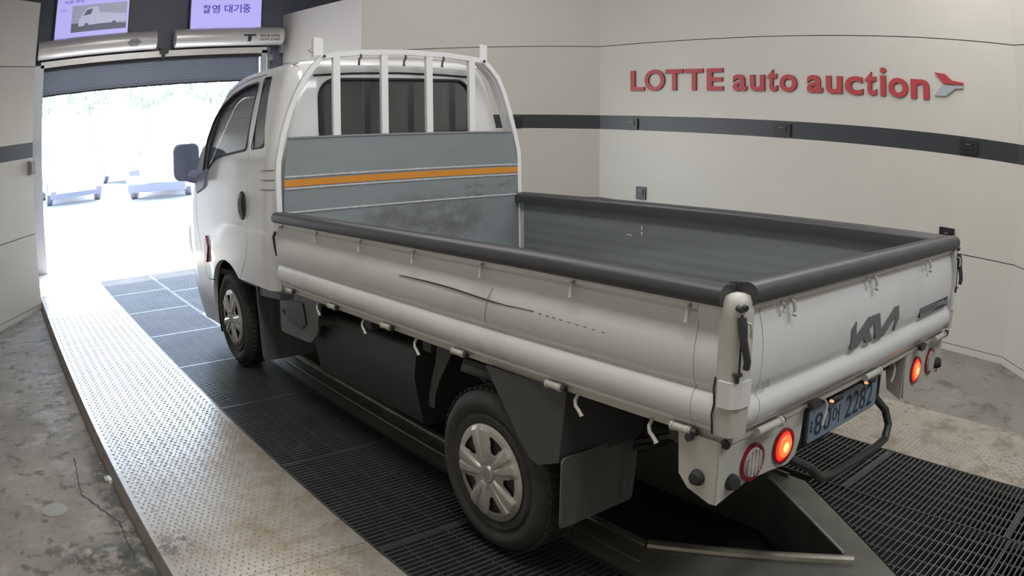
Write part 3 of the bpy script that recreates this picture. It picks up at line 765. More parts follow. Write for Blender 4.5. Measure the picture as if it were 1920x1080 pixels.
def outline(z, off=0.0, nside=30):
    w, yf, yr, rf, rr = [ipl(z, k) for k in range(1, 6)]
    w -= off; yf -= off; yr += off; rf = max(.02, rf-off*.5); rr = max(.02, rr-off*.5)
    pts = []
    # start rear-left going forward along left side (x negative)
    for k in range(nside+1):
        y = yr+rr+(yf-rf-yr-rr)*k/nside; pts.append((-w-(flare(y, z) if not off else 0), y))
    for k in range(1, 9):
        a = PI/2*k/8; pts.append((-w+rf-rf*math.cos(a), yf-rf+rf*math.sin(a)))
    for k in range(1, 8):
        t = k/8; x = -w+rf+(2*w-2*rf)*t; pts.append((x, yf+.05*math.sin(PI*t)*(1 if not off else 1)))
    for k in range(0, 8):
        a = PI/2*k/8; pts.append((w-rf+rf*math.sin(a), yf-rf+rf*math.cos(a)))
    for k in range(nside+1):
        y = yf-rf-(yf-rf-yr-rr)*k/nside; pts.append((w+(flare(y, z) if not off else 0), y))
    for k in range(1, 7):
        a = PI/2*k/6; pts.append((w-rr+rr*math.cos(a), yr+rr-rr*math.sin(a)))
    for k in range(1, 8):
        pts.append((w-rr-(2*w-2*rr)*k/8, yr))
    for k in range(0, 6):
        a = PI/2*k/6; pts.append((-w+rr-rr*math.sin(a), yr+rr-rr*math.cos(a)))
    return pts
def cab_solid(off=0.0):
    zs = [.26, .30, .34, .40, .45, .52, .58, .64, .70, .76, .82, .88, .92, .96, .99, 1.01, 1.02, 1.03, 1.04, 1.05, 1.07, 1.10, 1.15, 1.20, 1.25, 1.285, 1.32, 1.36, 1.40, 1.45, 1.50, 1.56, 1.62, 1.69, 1.75, 1.80, 1.85, 1.89, 1.93, 1.955, 1.975, 1.99, 2.005, 2.015, 2.025, 2.033, 2.04, 2.047, 2.052, 2.058]
    bm = new(); rings = []
    for z in zs:
        zz = z if not off else .26+off+(z-.26)*(1.798-2*off)/1.798
        rings.append([bm.verts.new((x, y, zz)) for x, y in outline(z, off)])
    n = len(rings[0])
    for a, b in zip(rings, rings[1:]):
        for k in range(n): bm.faces.new((a[k], a[(k+1) % n], b[(k+1) % n], b[k]))
    bm.faces.new(rings[0]); bm.faces.new(rings[-1]); bmesh.ops.recalc_face_normals(bm, faces=bm.faces[:])
    return mesh_of(bm)
def cut_prism(pts, axis, a, b):
    bm = new(); prism(bm, pts, axis, a, b); return mesh_of(bm)
def polyround(pts, r=.03, n=4):
    out = []; N = len(pts)
    for i in range(N):
        p0, p1, p2 = Vector(pts[i-1]), Vector(pts[i]), Vector(pts[(i+1) % N])
        a = (p0-p1); b = (p2-p1); ra = min(r, a.length*.45, b.length*.45)
        A, B = p1+a.normalized()*ra, p1+b.normalized()*ra
        for k in range(n+1):
            t = k/n; q = A*(1-t)**2+p1*2*t*(1-t)+B*t*t; out.append((q.x, q.y))
    return out
GLASS = polyround([(3.585,1.935),(3.535,1.515),(4.014,1.486),(4.17,1.468),(4.30,1.415),(4.42,1.33),(4.46,1.36),(4.44,1.60),(4.36,1.75),(4.22,1.84),(4.05,1.895),(3.827,1.93)], .03)
QUART = polyround([(3.510,1.955),(3.385,1.950),(3.235,1.525),(3.445,1.515)], .02)
ARCH = [(3.985+.43*math.cos(math.radians(a)), .36+.43*math.sin(math.radians(a))) for a in range(-32, 129, 8)]
UNDER = [(4.36, .0), (4.40, .10), (4.385, .20)] + [p for p in ARCH if p[1] > .22] + [(3.632, .700), (2.8, .700), (2.8, 0)]
# arch list runs from the front of the wheel over the top to the rear
shell = boolean(cab_solid(), cab_solid(.028), 'DIFFERENCE')
for pts, ax, a, b in ((UNDER, 0, -1.2, 1.2), (GLASS, 0, -1.2, 1.2), (QUART, 0, -1.2, 1.2),
                      (roundrect(-.525, 1.50, .525, 1.895, .10), 1, 2.9, 3.3), (polyround([(-.70, 1.36), (.70, 1.36), (.57, 1.90), (-.57, 1.90)], .08), 1, 4.2, 5.4)):
    shell = boolean(shell, cut_prism(pts, ax, a, b), 'DIFFERENCE')
DOOR = [(3.51,1.975),(3.492,1.504),(3.486,1.19),(3.493,1.03),(3.478,.95),(3.577,.808),(3.75,.66),(4.5,.60),(4.58,.80),(4.64,1.05),(4.655,1.30),(4.56,1.52),(4.44,1.76),(4.28,1.885),(4.05,1.945),(3.8,1.972)]
DOOR = polyround(DOOR, .04, 3)
cx_, cy_ = sum(p[0] for p in DOOR)/len(DOOR), sum(p[1] for p in DOOR)/len(DOOR)
def grow(pts, g):
    out = []; N = len(pts)
    for i in range(N):
        a, b = Vector(pts[i-1]), Vector(pts[(i+1) % N]); t = (b-a).normalized(); nrm = Vector((t.y, -t.x))
        if nrm.dot(Vector(pts[i])-Vector((cx_, cy_))) < 0: nrm = -nrm
        q = Vector(pts[i])+nrm*g; out.append((q.x, q.y))
    return out
doors = {}
for s, a, b in ((-1, -1.2, -.5), (1, .5, 1.2)):
    doors[s] = boolean(shell.copy(), cut_prism(DOOR, 0, a, b), 'INTERSECT')
for s, a, b in ((-1, -1.2, -.5), (1, .5, 1.2)):
    shell = boolean(shell, cut_prism(grow(DOOR, .006), 0, a, b), 'DIFFERENCE')
def me_obj(name, me, m, parent, ang=28):
    bm = new(); bm.from_mesh(me); bmesh.ops.remove_doubles(bm, verts=bm.verts[:], dist=.0004)
    for f in bm.faces:
        c = f.calc_center_median()
        if f.normal.dot(Vector((c.x, (c.y-4.0)*.5, c.z-1.2))) < -.02 and c.z > .72: f.material_index = 1
    return P(name, bm, [m, M['liningcloth']], parent, ang=ang)
cab = me_obj('cab_body', shell, M['whitecab'], TR)
bm = new(); box(bm, (-.79, 3.10, .66), (.79, 4.3, .70)); box(bm, (-.78, 4.3, .70), (.78, 4.9, .78)); P('cab_floor', bm, M['under'], cab, smooth=False)
def xw_(z): return ipl(z, 1)
def side_pane(name, poly, s, off, m, parent, th=.004):
    zs0, zs1 = min(p[1] for p in poly), max(p[1] for p in poly); n = 14; bm = new(); rows = []
    for k in range(n+1):
        z = zs0+.002+(zs1-zs0-.004)*k/n; ys = []
        for i in range(len(poly)):
            (ya, za), (yb, zb) = poly[i-1], poly[i]
            if (za-z)*(zb-z) <= 0 and za != zb: ys.append(ya+(yb-ya)*(z-za)/(zb-za))
        ya, yb = min(ys), max(ys)
        rows.append([bm.verts.new((s*(xw_(z)-off-(.05*max(0, (y-4.25))**1.5 if y > 4.25 else 0)), y, z)) for y in (ya+(yb-ya)*j/6 for j in range(7))])
    for a, b in zip(rows, rows[1:]):
        for j in range(6): bm.faces.new((a[j], a[j+1], b[j+1], b[j]))
    bmesh.ops.recalc_face_normals(bm, faces=bm.faces[:]); bmesh.ops.solidify(bm, geom=bm.faces[:], thickness=th)
    return P(name, bm, m, parent)
def seal(name, poly, s, parent, r=.007, off=-.001):
    bm = new(); pts = [(s*(xw_(z)-off), y, z) for y, z in poly]; pts.append(pts[0]); tube(bm, pts, r, 6, caps=False)
    return P(name, bm, M['rubseal'], parent)
for s in (-1, 1):
    d = me_obj('door', doors[s], M['whitecab'], TR)
    side_pane('door_glass', GLASS, s, .016, M['glass'], d); seal('window_seal', GLASS, s, d, .008)
    side_pane('quarter_window', QUART, s, .006, M['quarter'], cab); seal('window_seal', QUART, s, cab, .004)
    # handle: tall oval recess with a grip
    bm = new(); e = [(3.575+.082*math.cos(a*PI/12), 1.17+.092*math.sin(a*PI/12)) for a in range(24)]
    e2 = [(3.575+.070*math.cos(a*PI/12), 1.17+.080*math.sin(a*PI/12)) for a in range(24)]
    v1 = [bm.verts.new((s*.838, *p)) for p in e]; v2 = [bm.verts.new((s*.852, *p)) for p in e2]; v3 = [bm.verts.new((s*.853, 3.575+(p[0]-3.575)*.6, 1.17+(p[1]-1.17)*.8)) for p in e2]
    for k in range(24):
        j = (k+1) % 24; bm.faces.new((v1[k], v1[j], v2[j], v2[k])); bm.faces.new((v2[k], v2[j], v3[j], v3[k]))
    bm.faces.new(v3); bmesh.ops.recalc_face_normals(bm, faces=bm.faces[:])
    h = P('door_handle', bm, M['black'], d)
    bm = new(); tube(bm, [(s*.85, 3.545, 1.10), (s*.866, 3.55, 1.14), (s*.868, 3.553, 1.19), (s*.85, 3.555, 1.245)], .014, 8); 
    o = obj('door_grip', bm, M['greymark'], d, BM)
    # mirror on its triangular sail
    bm = new(); prism(bm, [(4.32, 1.40), (4.66, 1.33), (4.60, 1.22), (4.40, 1.27)], 0, s*.815, s*.85); 
    P('mirror_sail', bm, M['mirrorcase'], d, smooth=False)
    bm = new(); tube(bm, [(s*.80, 4.60, 1.335), (s*.86, 4.66, 1.345), (s*.92, 4.70, 1.36)], [.055, .05, .045], 10)
    P('mirror_arm', bm, M['mirrorcase'], d)
    bm = new(); rr = roundrect(-.10, -.13, .10, .145, .05, 5); ringz = []
    for yy, sc in ((4.640, .97), (4.648, 1.0), (4.68, 1.0), (4.72, .93), (4.75, .75), (4.765, .4)):
        ringz.append([bm.verts.new((s*(.905)+x*sc*1.0-(.0), yy, 1.445+z*sc)) for x, z in rr])
    for a, b in zip(ringz, ringz[1:]):
        for k in range(len(a)): bm.faces.new((a[k], a[(k+1) % len(a)], b[(k+1) % len(a)], b[k]))
    bm.faces.new(ringz[0]); bm.faces.new(ringz[-1]); bmesh.ops.recalc_face_normals(bm, faces=bm.faces[:])
    wm = P('wing_mirror', bm, M['mirrorcase'], d)
    bm = new(); prism(bm, [(s*.905+x*.93, 1.445+z*.94) for x, z in rr], 1, 4.637, 4.6395); P('mirror_glass', bm, M['mirror'], wm.parent, smooth=False)
    # rear corner vents
    for z in (1.39, 1.335, 1.28):
        w_ = xw_(z); pts = [(s*w_, 3.245, z), (s*w_, 3.19, z)]+[(s*(w_-.12+.12*math.cos(a*PI/12)), 3.17-.12*math.sin(a*PI/12), z) for a in range(0, 4)]
        bm = new(); tube(bm, pts, .0035, 6); P('vent_slot', bm, M['greybadge'], cab)
    # side marker
    bm = new(); prism(bm, polyround([(4.40, .93), (4.36, .84), (4.42, .72), (4.46, .74), (4.44, .88)], .02, 3), 0, s*.838, s*.856); P('side_marker', bm, M['lampred'], cab, smooth=False)
    # headlamp
    bm = new(); lathe(bm, [(s*.0, .02), (s*.02, .10), (s*.05, .12)], (s*.76, 4.93, .85), 0, 20); P('headlamp', bm, M['lampclear'], cab)
# rear window
bm = new(); prism(bm, roundrect(-.52, 1.505, .52, 1.89, .095), 1, 3.062, 3.068); rw = P('rear_window', bm, M['glassdark'], cab, smooth=False)
bm = new(); pts = [(x, 3.047+(.006 if z > 1.7 else 0), z) for x, z in roundrect(-.53, 1.495, .53, 1.90, .105)]; pts.append(pts[0]); tube(bm, pts, .010, 6, caps=False); P('window_seal', bm, M['rubseal'], cab)
bm = new(); tube(bm, [(-.56, 3.069, 1.925), (-.3, 3.070, 1.936), (0, 3.071, 1.941), (.3, 3.070, 1.936), (.56, 3.069, 1.925)], .007, 6); P('roof_seam', bm, M['rubseal'], cab)
bm = new(); prism(bm, polyround([(-.69, 1.37), (.69, 1.37), (.56, 1.89), (-.56, 1.89)], .08), 1, 0, .004)
for v in bm.verts: v.co.y = 4.865-(v.co.z-1.37)*.88+v.co.y-.05*(v.co.x/.7)**2
P('windscreen', bm, M['glass'], cab, smooth=False)
for s in (-1, 1):
    bm = new(); tube(bm, [(s*(xw_(z)+.003-.05), 3.1+(y-3.1), z+.045) for y, z in ((3.1, 1.955), (3.4, 1.965), (3.8, 1.962), (4.1, 1.93), (4.3, 1.86))], .006, 6); P('roof_gutter', bm, M['whitecab'], cab)
# interior
bm = new()
for s in (-1, 1):
    pass
def seat(x):
    bm = new(); prism(bm, polyround([(3.35, .86), (3.85, .86), (3.9, 1.0), (3.45, 1.02)], .05), 0, x-.24, x+.24)
    prism(bm, polyround([(3.32, .95), (3.48, .98), (3.34, 1.52), (3.22, 1.50)], .05), 0, x-.23, x+.23)
    prism(bm, polyround([(3.21, 1.55), (3.31, 1.56), (3.28, 1.74), (3.19, 1.73)], .03), 0, x-.12, x+.12)
    P('seat', bm, M['seat'], cab)
seat(-.42); seat(.42)
bm = new(); prism(bm, polyround([(4.30, .8), (4.78, .8), (4.78, 1.30), (4.5, 1.38), (4.34, 1.28)], .05), 0, -.74, .74); P('dashboard', bm, M['dash'], cab)
bm = new(); ring = [(-.42+.19*math.cos(a*PI/14), 4.16+.09*math.sin(a*PI/14), 1.40+.17*math.sin(a*PI/14)) for a in range(29)]; tube(bm, ring, .014, 8, caps=False)
tube(bm, [(-.60, 4.16, 1.40), (-.24, 4.16, 1.40)], .014, 6); tube(bm, [(-.42, 4.16, 1.40), (-.42, 4.42, 1.15)], .02, 8); P('steering_wheel', bm, M['dash'], cab)
# front bumper trim
bm = new(); box(bm, (-.62, 5.07, .42), (.62, 5.12, .60)); P('front_grille', bm, M['black'], cab)

# ---- load bed
bm = new(); box(bm, (-.835, .05, .768), (.835, 2.94, .80)); bed = P('bed_floor', bm, M['bedfloor'], smooth=False)
for s in (-1, 1):
    bm = new(); box(bm, (s*.80 if s > 0 else -.845, .03, .742), (.845 if s > 0 else -.80, 2.94, .768)); P('hinge_rail', bm, M['cream'], bed, smooth=False)
bm = new(); box(bm, (-.82, .02, .735), (.82, .06, .768)); P('hinge_rail', bm, M['cream'], bed, smooth=False)
# side gate: pressed section
def gate_prof():
    o = [(.848,1.130),(.867,1.128),(.870,1.096),(.862,1.0925),(.8555,1.091),(.8555,1.086),(.860,1.083),(.861,1.06),(.868,1.03),(.876,1.00),(.879,.96),(.875,.92),(.868,.895),(.860,.887),(.861,.880),(.874,.868),(.881,.850),(.883,.828),(.879,.805),(.868,.788),(.856,.780),(.856,.770)]
    return o+[(.836,.770),(.836,.80),(.8354,.803),(.8354,.825),(.836,.828),(.836,.86),(.8354,.863),(.8354,.885),(.836,.888),(.836,.92),(.8354,.923),(.8354,.945),(.836,.948),(.836,.98),(.8354,.983),(.8354,1.005),(.836,1.008),(.836,1.06),(.8354,1.063),(.8354,1.085),(.836,1.088),(.836,1.130)]
PAD = [(.790,1.104),(.788,1.145),(.792,1.156),(.798,1.160),(.8005,1.155),(.803,1.161),(.812,1.164),(.815,1.158),(.818,1.1645),(.828,1.166),(.831,1.160),(.834,1.1665),(.846,1.168),(.849,1.162),(.852,1.168),(.866,1.169),(.880,1.165),(.891,1.156),(.896,1.144),(.896,1.131),(.891,1.120),(.884,1.114),(.878,1.113),(.868,1.115),(.868,1.131),(.834,1.131),(.800,1.128),(.795,1.104)]
hooks_y = [2.831, 2.384, 1.925, 1.482, 1.042, .594, .148]
hinge_y = [2.786, 2.262, 1.738, 1.208, .685, .161]
def hook_bm(s, y, z=1.082, x=.866):
    bm = new(); tube(bm, [(s*x, y, z+.020), (s*(x+.012), y, z+.014), (s*(x+.016), y, z-.004), (s*(x+.018), y+.001, z-.020), (s*(x+.020), y+.001, z-.026)], [.0065, .0065, .006, .006, .0075], 8)
    return bm
def hinge_bm(s, y, z=.757, x=.866, L=.07):
    bm = new(); tube(bm, [(s*x, y+L*.5, z), (s*x, y-L*.5, z)], .0125, 12)
    tube(bm, [(s*x, y-L*.30, z), (s*x, y-L*.40, z)], .0145, 12); tube(bm, [(s*x, y-L*.56, z), (s*x, y-L*.76, z)], .010, 8, mi=1)
    tube(bm, [(s*x, y+L*.38, z), (s*x, y+L*.5, z)], .0145, 12)
    return bm
def scallop(y, p): return (p[0], y, p[1])
for s in (-1, 1):
    bm = new(); sweep(bm, [(s*x, z) for x, z in gate_prof()], .125, 2.90, 1)
    for f in bm.faces:
        c = f.calc_center_median()
        if abs(c.x) < .840 and abs(f.normal.x) > .3: f.material_index = 1
    g = P('side_gate', bm, [M['white'], M['liner']], ang=50, label='left side gate with dark inner face' if s < 0 else 'right side gate')
    # flat pressed ends
    for (a, b) in ((.045, .1235), (2.9015, 2.925)):
        bm = new(); pr = [(x-.0012 if x > .85 else .838, z) for x, z in gate_prof()[:22] if z not in (1.0925, 1.091, 1.086, 1.083)]
        sweep(bm, [(s*x, z) for x, z in pr], a, b); P('end_panel', bm, M['white'], g, ang=50)
    bm = new(); sweep(bm, [(s*x, z) for x, z in PAD], .035, 2.935, 1); P('rail_pad', bm, M['pad'], g, ang=40, label='dark grey ribbed rail pad')
    for y in hooks_y: P('rope_hook', hook_bm(s, y), M['cream'], g)
    for y in hinge_y: P('hinge', hinge_bm(s, y), [M['cream'], M['black']], g)
    for y in (2.446, 1.963, 1.517, .584, .275):
        bm = new(); tube(bm, [(s*.845, y+.012, .745), (s*.858, y+.012, .728), (s*.862, y+.006, .712), (s*.862, y-.008, .700), (s*.862, y-.018, .690), (s*.862, y-.022, .684)], [.006, .006, .006, .006, .006, .008], 8); P('rope_hook', bm, M['cream'], bed)
    if s < 0:
        # panel joint and scrape
        bm = new(); tube(bm, [(-.8765, .982, 1.03), (-.8805, 1.01, .985), (-.8765, 1.03, .92), (-.8665, 1.032, .893)], .0012, 4); P('panel_joint', bm, M['greybadge'], g)
        sc = [(1.60,.994,.0004),(1.581,.994,.0015),(1.50,.995,.0022),(1.392,.996,.0024),(1.30,.995,.0026),(1.215,.993,.0026),(1.13,.989,.0026),(1.055,.985,.0026),(.98,.982,.0022),(.907,.981,.0016),(.85,.983,.0012),(.772,.984,.0012)]
        bm = new(); tube(bm, [(-.8775, y, z) for y, z, r in sc], [r*1.2 for _, _, r in sc], 5); P('scrape_mark', bm, M['scuff'], g)
        bm = new()
        for k in range(9):
            y = .75-.035*k+random.uniform(-.006, .006); tube(bm, [(-.8778, y, .982-.0012*k*.9), (-.8778, y-.014, .981-.0012*k*.9)], .0011, 4)
        P('scrape_mark', bm, M['scuff'], g)['kind'] = 'stuff'
# tailgate
def tg_prof():
    return [(y, z) for y, z in [(.010,1.130),(-.006,1.126),(-.008,1.108),(.002,1.100),(.003,1.085),(-.006,1.055),(-.013,1.01),(-.015,.96),(-.012,.91),(-.004,.882),(.002,.872),(.001,.864),(-.013,.852),(-.018,.83),(-.017,.81),(-.010,.790),(.002,.780),(.004,.770),(.028,.770),(.028,1.130)]]
bm = new(); prof = tg_prof(); rings = [[bm.verts.new((x, y, z)) for y, z in prof] for x in (-.755, .755)]
n = len(prof)
for k in range(n): bm.faces.new((rings[0][k], rings[0][(k+1) % n], rings[1][(k+1) % n], rings[1][k]))
bm.faces.new(rings[0]); bm.faces.new(rings[1]); bmesh.ops.recalc_face_normals(bm, faces=bm.faces[:])
for f in bm.faces:
    if f.normal.y > .9: f.material_index = 1
tg = P('tailgate', bm, [M['white'], M['liner']], ang=50)
for s in (-1, 1):
    bm = new(); prism(bm, [(y+.0010 if y < .02 else y, z) for y, z in tg_prof()], 0, s*.7565, s*.812); P('end_panel', bm, M['white'], tg, ang=50)
bm = new(); pr = [(-(x-.866)-.004, z+.006) for x, z in PAD]
rings = [[bm.verts.new((x, y, z)) for y, z in pr] for x in (-.822, .845)]; n = len(pr)
for k in range(n): bm.faces.new((rings[0][k], rings[0][(k+1) % n], rings[1][(k+1) % n], rings[1][k]))
bm.faces.new(rings[0]); bm.faces.new(rings[1]); bmesh.ops.recalc_face_normals(bm, faces=bm.faces[:])
P('rail_pad', bm, M['pad'], tg, ang=40, label='dark grey ribbed rail pad')
for x in (-.615, -.065, .48):
    bm = new(); tube(bm, [(x, -.006, 1.104), (x, -.018, 1.098), (x, -.022, 1.085), (x, -.023, 1.070), (x-.006, -.024, 1.062)], [.006, .006, .006, .006, .0075], 8); P('rope_hook', bm, M['cream'], tg)
    bm = new(); tube(bm, [(x-.05, -.006, 1.106), (x-.048, -.014, 1.098), (x-.040, -.014, 1.086), (x-.048, -.014, 1.076)], .004, 6); P('keeper_clip', bm, M['cream'], tg)
for x in (-.68, .0, .72):
    bm = new(); tube(bm, [(x-.06, -.006, .753), (x+.06, -.006, .753)], .0125, 12); tube(bm, [(x+.05, -.006, .753), (x+.062, -.006, .753)], .0155, 12); tube(bm, [(x+.064, -.006, .753), (x+.078, -.006, .753)], .010, 8, mi=1)
    P('hinge', bm, [M['cream'], M['black']], tg)
for x in (-.42, .50, .80):
    bm = new(); prism(bm, polyround([(x-.035, .765), (x+.035, .765), (x+.025, .742), (x-.02, .738)], .01, 3), 1, -.016, .004); P('rubber_stop', bm, M['black'], tg)
# emblem
K = [(-.218,.883),(-.228,.955),(-.198,.975),(-.188,.925),(-.105,.973),(-.010,.973),(.018,.912),(.125,.973),(.165,.973),(.182,.925),(.146,.883),(.140,.935),(.050,.883),(-.020,.883),(-.055,.945),(-.088,.927),(-.046,.883),(-.095,.883),(-.125,.908),(-.172,.883)]
def tgy(z):
    pf = [(1.126,-.006),(1.10,.002),(1.085,.003),(1.055,-.006),(1.01,-.013),(.96,-.015),(.91,-.012),(.882,-.004),(.872,.002)]
    for (z1, y1), (z0, y0) in zip(pf, pf[1:]):
        if z >= z0: return y0+(y1-y0)*(z-z0)/(z1-z0)
    return pf[-1][1]
def on_tg(u, v, d): return (u, tgy(v)-.001-d, v)
bm = new()
va = [bm.verts.new((x, tgy(z)-.001, z)) for x, z in K]; vb = [bm.verts.new((x, -.0145-.05*(z-.88), z)) for x, z in K]
for k in range(len(K)): bm.faces.new((va[k], va[(k+1) % len(K)], vb[(k+1) % len(K)], vb[k]))
bm.faces.new(vb); bmesh.ops.recalc_face_normals(bm, faces=bm.faces[:]); bmesh.ops.triangulate(bm, faces=[f for f in bm.faces if len(f.verts) > 4])
P('emblem', bm, M['greymark'], tg, smooth=False, label='grey angular maker emblem')
bm = new(); prism(bm, [(.412, .886), (.765, .886), (.765, .923), (.412, .923)], 1, -.0145, -.006); bd = P('load_badge', bm, M['ink'], tg, smooth=False)
bm = new(); prism(bm, [(.416, .889), (.595, .889), (.595, .920), (.416, .920)], 1, -.0150, -.0145)
obj('badge_plate', bm, M['greybadge'], tg, BM, smooth=False)
bm = new(); text_bm(bm, '최대적재량', .424, .588, .892, .917, lambda u, v, d: (u, -.0153, v), 0, .02); obj('badge_lettering', bm, M['ink'], tg, BM, smooth=False)
bm = new(); text_bm(bm, '1000kg', .605, .757, .891, .918, lambda u, v, d: (u, -.0148, v), 0, .02); obj('badge_lettering', bm, M['badgetext'], tg, BM, smooth=False)
bm = new(); text_bm(bm, 'LG', -.748, -.712, .881, .901, lambda u, v, d: (u, -.0150, v), 0, .01); obj('stamped_lettering', bm, M['greybadge'], tg, BM, smooth=False)
# corner posts with latch handles
for s in (-1, 1):
    bm = new(); rr = [(-.026, .775), (.040, .775), (.040, 1.12)]+[(.007+.033*math.cos(a*PI/10), 1.12+.030*math.sin(a*PI/10)) for a in range(1, 10)]+[(-.026, 1.12)]
    pl = [(s*.812, -.018), (s*.850, -.020), (s*.872, -.010), (s*.882, .010), (s*.880, .046), (s*.812, .046)]
    zs = [(.772, .93), (.84, 1.0), (.90, .98), (1.04, .97), (1.09, .99), (1.125, .95), (1.142, .72), (1.149, .35)]
    cx, cy = s*.845, .012; rings = [[bm.verts.new((cx+(x-cx)*k, cy+(y-cy)*k, z)) for x, y in pl] for z, k in zs]
    for a, b in zip(rings, rings[1:]):
        for k in range(6): bm.faces.new((a[k], a[(k+1) % 6], b[(k+1) % 6], b[k]))
    bm.faces.new(rings[0]); bm.faces.new(rings[-1]); bmesh.ops.recalc_face_normals(bm, faces=bm.faces[:])
    cp = P('corner_post', bm, M['cream'], ang=60)
    bm = new(); prism(bm, [(s*.818, -.026), (s*.860, -.026), (s*.888, -.006), (s*.888, .034), (s*.818, .034)], 2, .855, .925); P('latch_socket', bm, M['white'], cp, smooth=False)
    bm = new(); tube(bm, [(s*.872, -.016, .925), (s*.872, -.016, .945)], .006, 8); tube(bm, [(s*.872, -.016, .945), (s*.872, -.016, .950)], .014, 12); P('lock_pin', bm, M['black'], cp)
    bm = new(); tube(bm, [(s*.872, -.020, 1.095), (s*.874, -.026, 1.070), (s*.874, -.030, 1.040), (s*.872, -.038, 1.01), (s*.868, -.042, .985), (s*.866, -.038, .965)], [.012, .013, .011, .010, .010, .009], 8); P('latch_handle', bm, M['black'], cp, label='black latch handle')
    bm = new(); tube(bm, [(s*.86, -.022, 1.082), (s*.852, -.036, 1.078), (s*.85, -.038, 1.055), (s*.85, -.034, 1.045)], .004, 6); P('latch_hook', bm, M['cream'], cp)
    for dx in (-.010, .010):
        bm = new(); tube(bm, [(s*.866+dx, -.008, 1.118), (s*.868+dx, -.024, 1.116)], .0085, 10); P('rubber_stop', bm, M['black'], cp)
    bm = new(); tube(bm, [(s*.866, -.0175, 1.10), (s*.869, -.0195, 1.02), (s*.869, -.0195, .95)], .0028, 5); P('post_gap', bm, M['rubseal'], cp)
    bm = new(); tube(bm, [(s*.878, .047, .93), (s*.884, .047, .90), (s*.880, .046, .86), (s*.888, .046, .83), (s*.880, .046, .775)], .003, 5); P('post_gap', bm, M['rubseal'], cp)
    # front posts
    bm = new(); box(bm, (min(s*.815, s*.858), 2.93, .74), (max(s*.815, s*.858), 2.965, 1.16)); fp = P('front_post', bm, M['white'], smooth=False)
    bm = new(); tube(bm, [(s*.872, 2.945, 1.06), (s*.880, 2.955, 1.03), (s*.878, 2.948, .98), (s*.872, 2.94, .93)], [.009, .009, .007, .006], 8); P('latch_handle', bm, M['black'], fp)
# headboard
HB = [(-.818, .80), (.818, .80), (.818, 1.157), (.812, 1.35), (.772, 1.567), (-.780, 1.567), (-.810, 1.35), (-.818, 1.157)]
bm = new(); prism(bm, HB, 1, 2.93, 2.942); hb = P('headboard', bm, M['galv'], smooth=False, recenter=False)
def hw(z): return .818 if z < 1.157 else .818-(z-1.157)/(1.35-1.157)*.007 if z < 1.35 else .811-(z-1.35)/.217*.036
for z in (1.352, 1.287, 1.157):
    bm = new(); tube(bm, [(-hw(z)+.003, 2.930, z), (hw(z)-.003, 2.930, z)], .0065, 8); P('pressed_rib', bm, M['railhi'], hb)  # highlight along the ribs is put in as a paler colour than the sheet
bm = new(); prism(bm, [(-hw(1.32), 1.300), (hw(1.32), 1.300), (hw(1.32), 1.337), (-hw(1.32), 1.337)], 1, 2.927, 2.930); P('orange_stripe', bm, M['orange'], hb, smooth=False, label='orange tape stripe')
bm = new(); box(bm, (-.779, 2.924, 1.562), (.771, 2.945, 1.572)); P('top_edge', bm, M['greybadge'], hb, smooth=False)
bm = new(); tube(bm, [(.820, 2.925, .81), (.822, 2.925, 1.13)], .006, 6); P('corner_seam', bm, M['chip'], hb)
# rack
rk = [(-.838,2.955,.76),(-.840,2.955,1.36),(-.835,2.955,1.44),(-.803,2.955,1.585),(-.765,2.955,1.70),(-.722,2.955,1.80),(-.675,2.955,1.885),(-.62,2.955,1.955),(-.565,2.955,2.012),(-.50,2.955,2.030),(-.30,2.955,2.048),(0,2.955,2.057),(.30,2.955,2.048),(.50,2.955,2.030),(.565,2.955,2.020),(.62,2.955,1.975),(.675,2.955,1.915),(.722,2.955,1.82),(.765,2.955,1.70),(.803,2.955,1.57),(.835,2.955,1.44),(.838,2.955,1.36),(.838,2.955,.76)]
bm = new(); tube(bm, rk, .021, 4, up0=(0, 1, 0), sx=1.0)
rack = P('guard_rack', bm, M['whitecab'], ang=50)
# widen frame in depth: front flange
bm = new()
loop = [(x*.985, 2.975, z-.012) for x, _, z in rk]; loop2 = [(x*.985, 3.035, z-.012) for x, _, z in rk]
for a in range(len(loop)-1):
    v = [bm.verts.new(p) for p in (loop[a], loop[a+1], loop2[a+1], loop2[a])]; bm.faces.new(v)
bmesh.ops.remove_doubles(bm, verts=bm.verts[:], dist=.0005); bmesh.ops.recalc_face_normals(bm, faces=bm.faces[:]); bmesh.ops.solidify(bm, geom=bm.faces[:], thickness=.004)
P('rack_flange', bm, M['whitecab'], rack)
for x in (-.471, -.158, .152, .467):
    bm = new(); box(bm, (x-.022, 2.940, 1.560), (x+.022, 2.965, 2.035 if abs(x) < .3 else 2.018)); P('rack_bar', bm, M['whitecab'], rack, smooth=False)
for s in (-1, 1):
    x = s*.575-.005
    bm = new(); prism(bm, [(x-.028, 2.03), (x+.030, 2.03), (x+.030, 2.125), (x-.028, 2.135)], 1, 2.955, 2.961); box(bm, (x-.030 if s < 0 else x+.026, 2.955, 2.02), (x-.026 if s < 0 else x+.030, 2.985, 2.125))
    P('rack_ear', bm, M['whitecab'], rack, smooth=False)
    bm = new(); tube(bm, [(s*.555, 2.93, 2.020), (s*.555, 2.925, 2.020)], .009, 10); P('rack_bolt', bm, M['black'], rack)
bm = new(); tube(bm, [(-.615, 2.97, 2.05), (-.635, 2.97, 2.065), (-.625, 2.97, 2.08)], .008, 6); P('rope_hook', bm, M['cream'], rack)
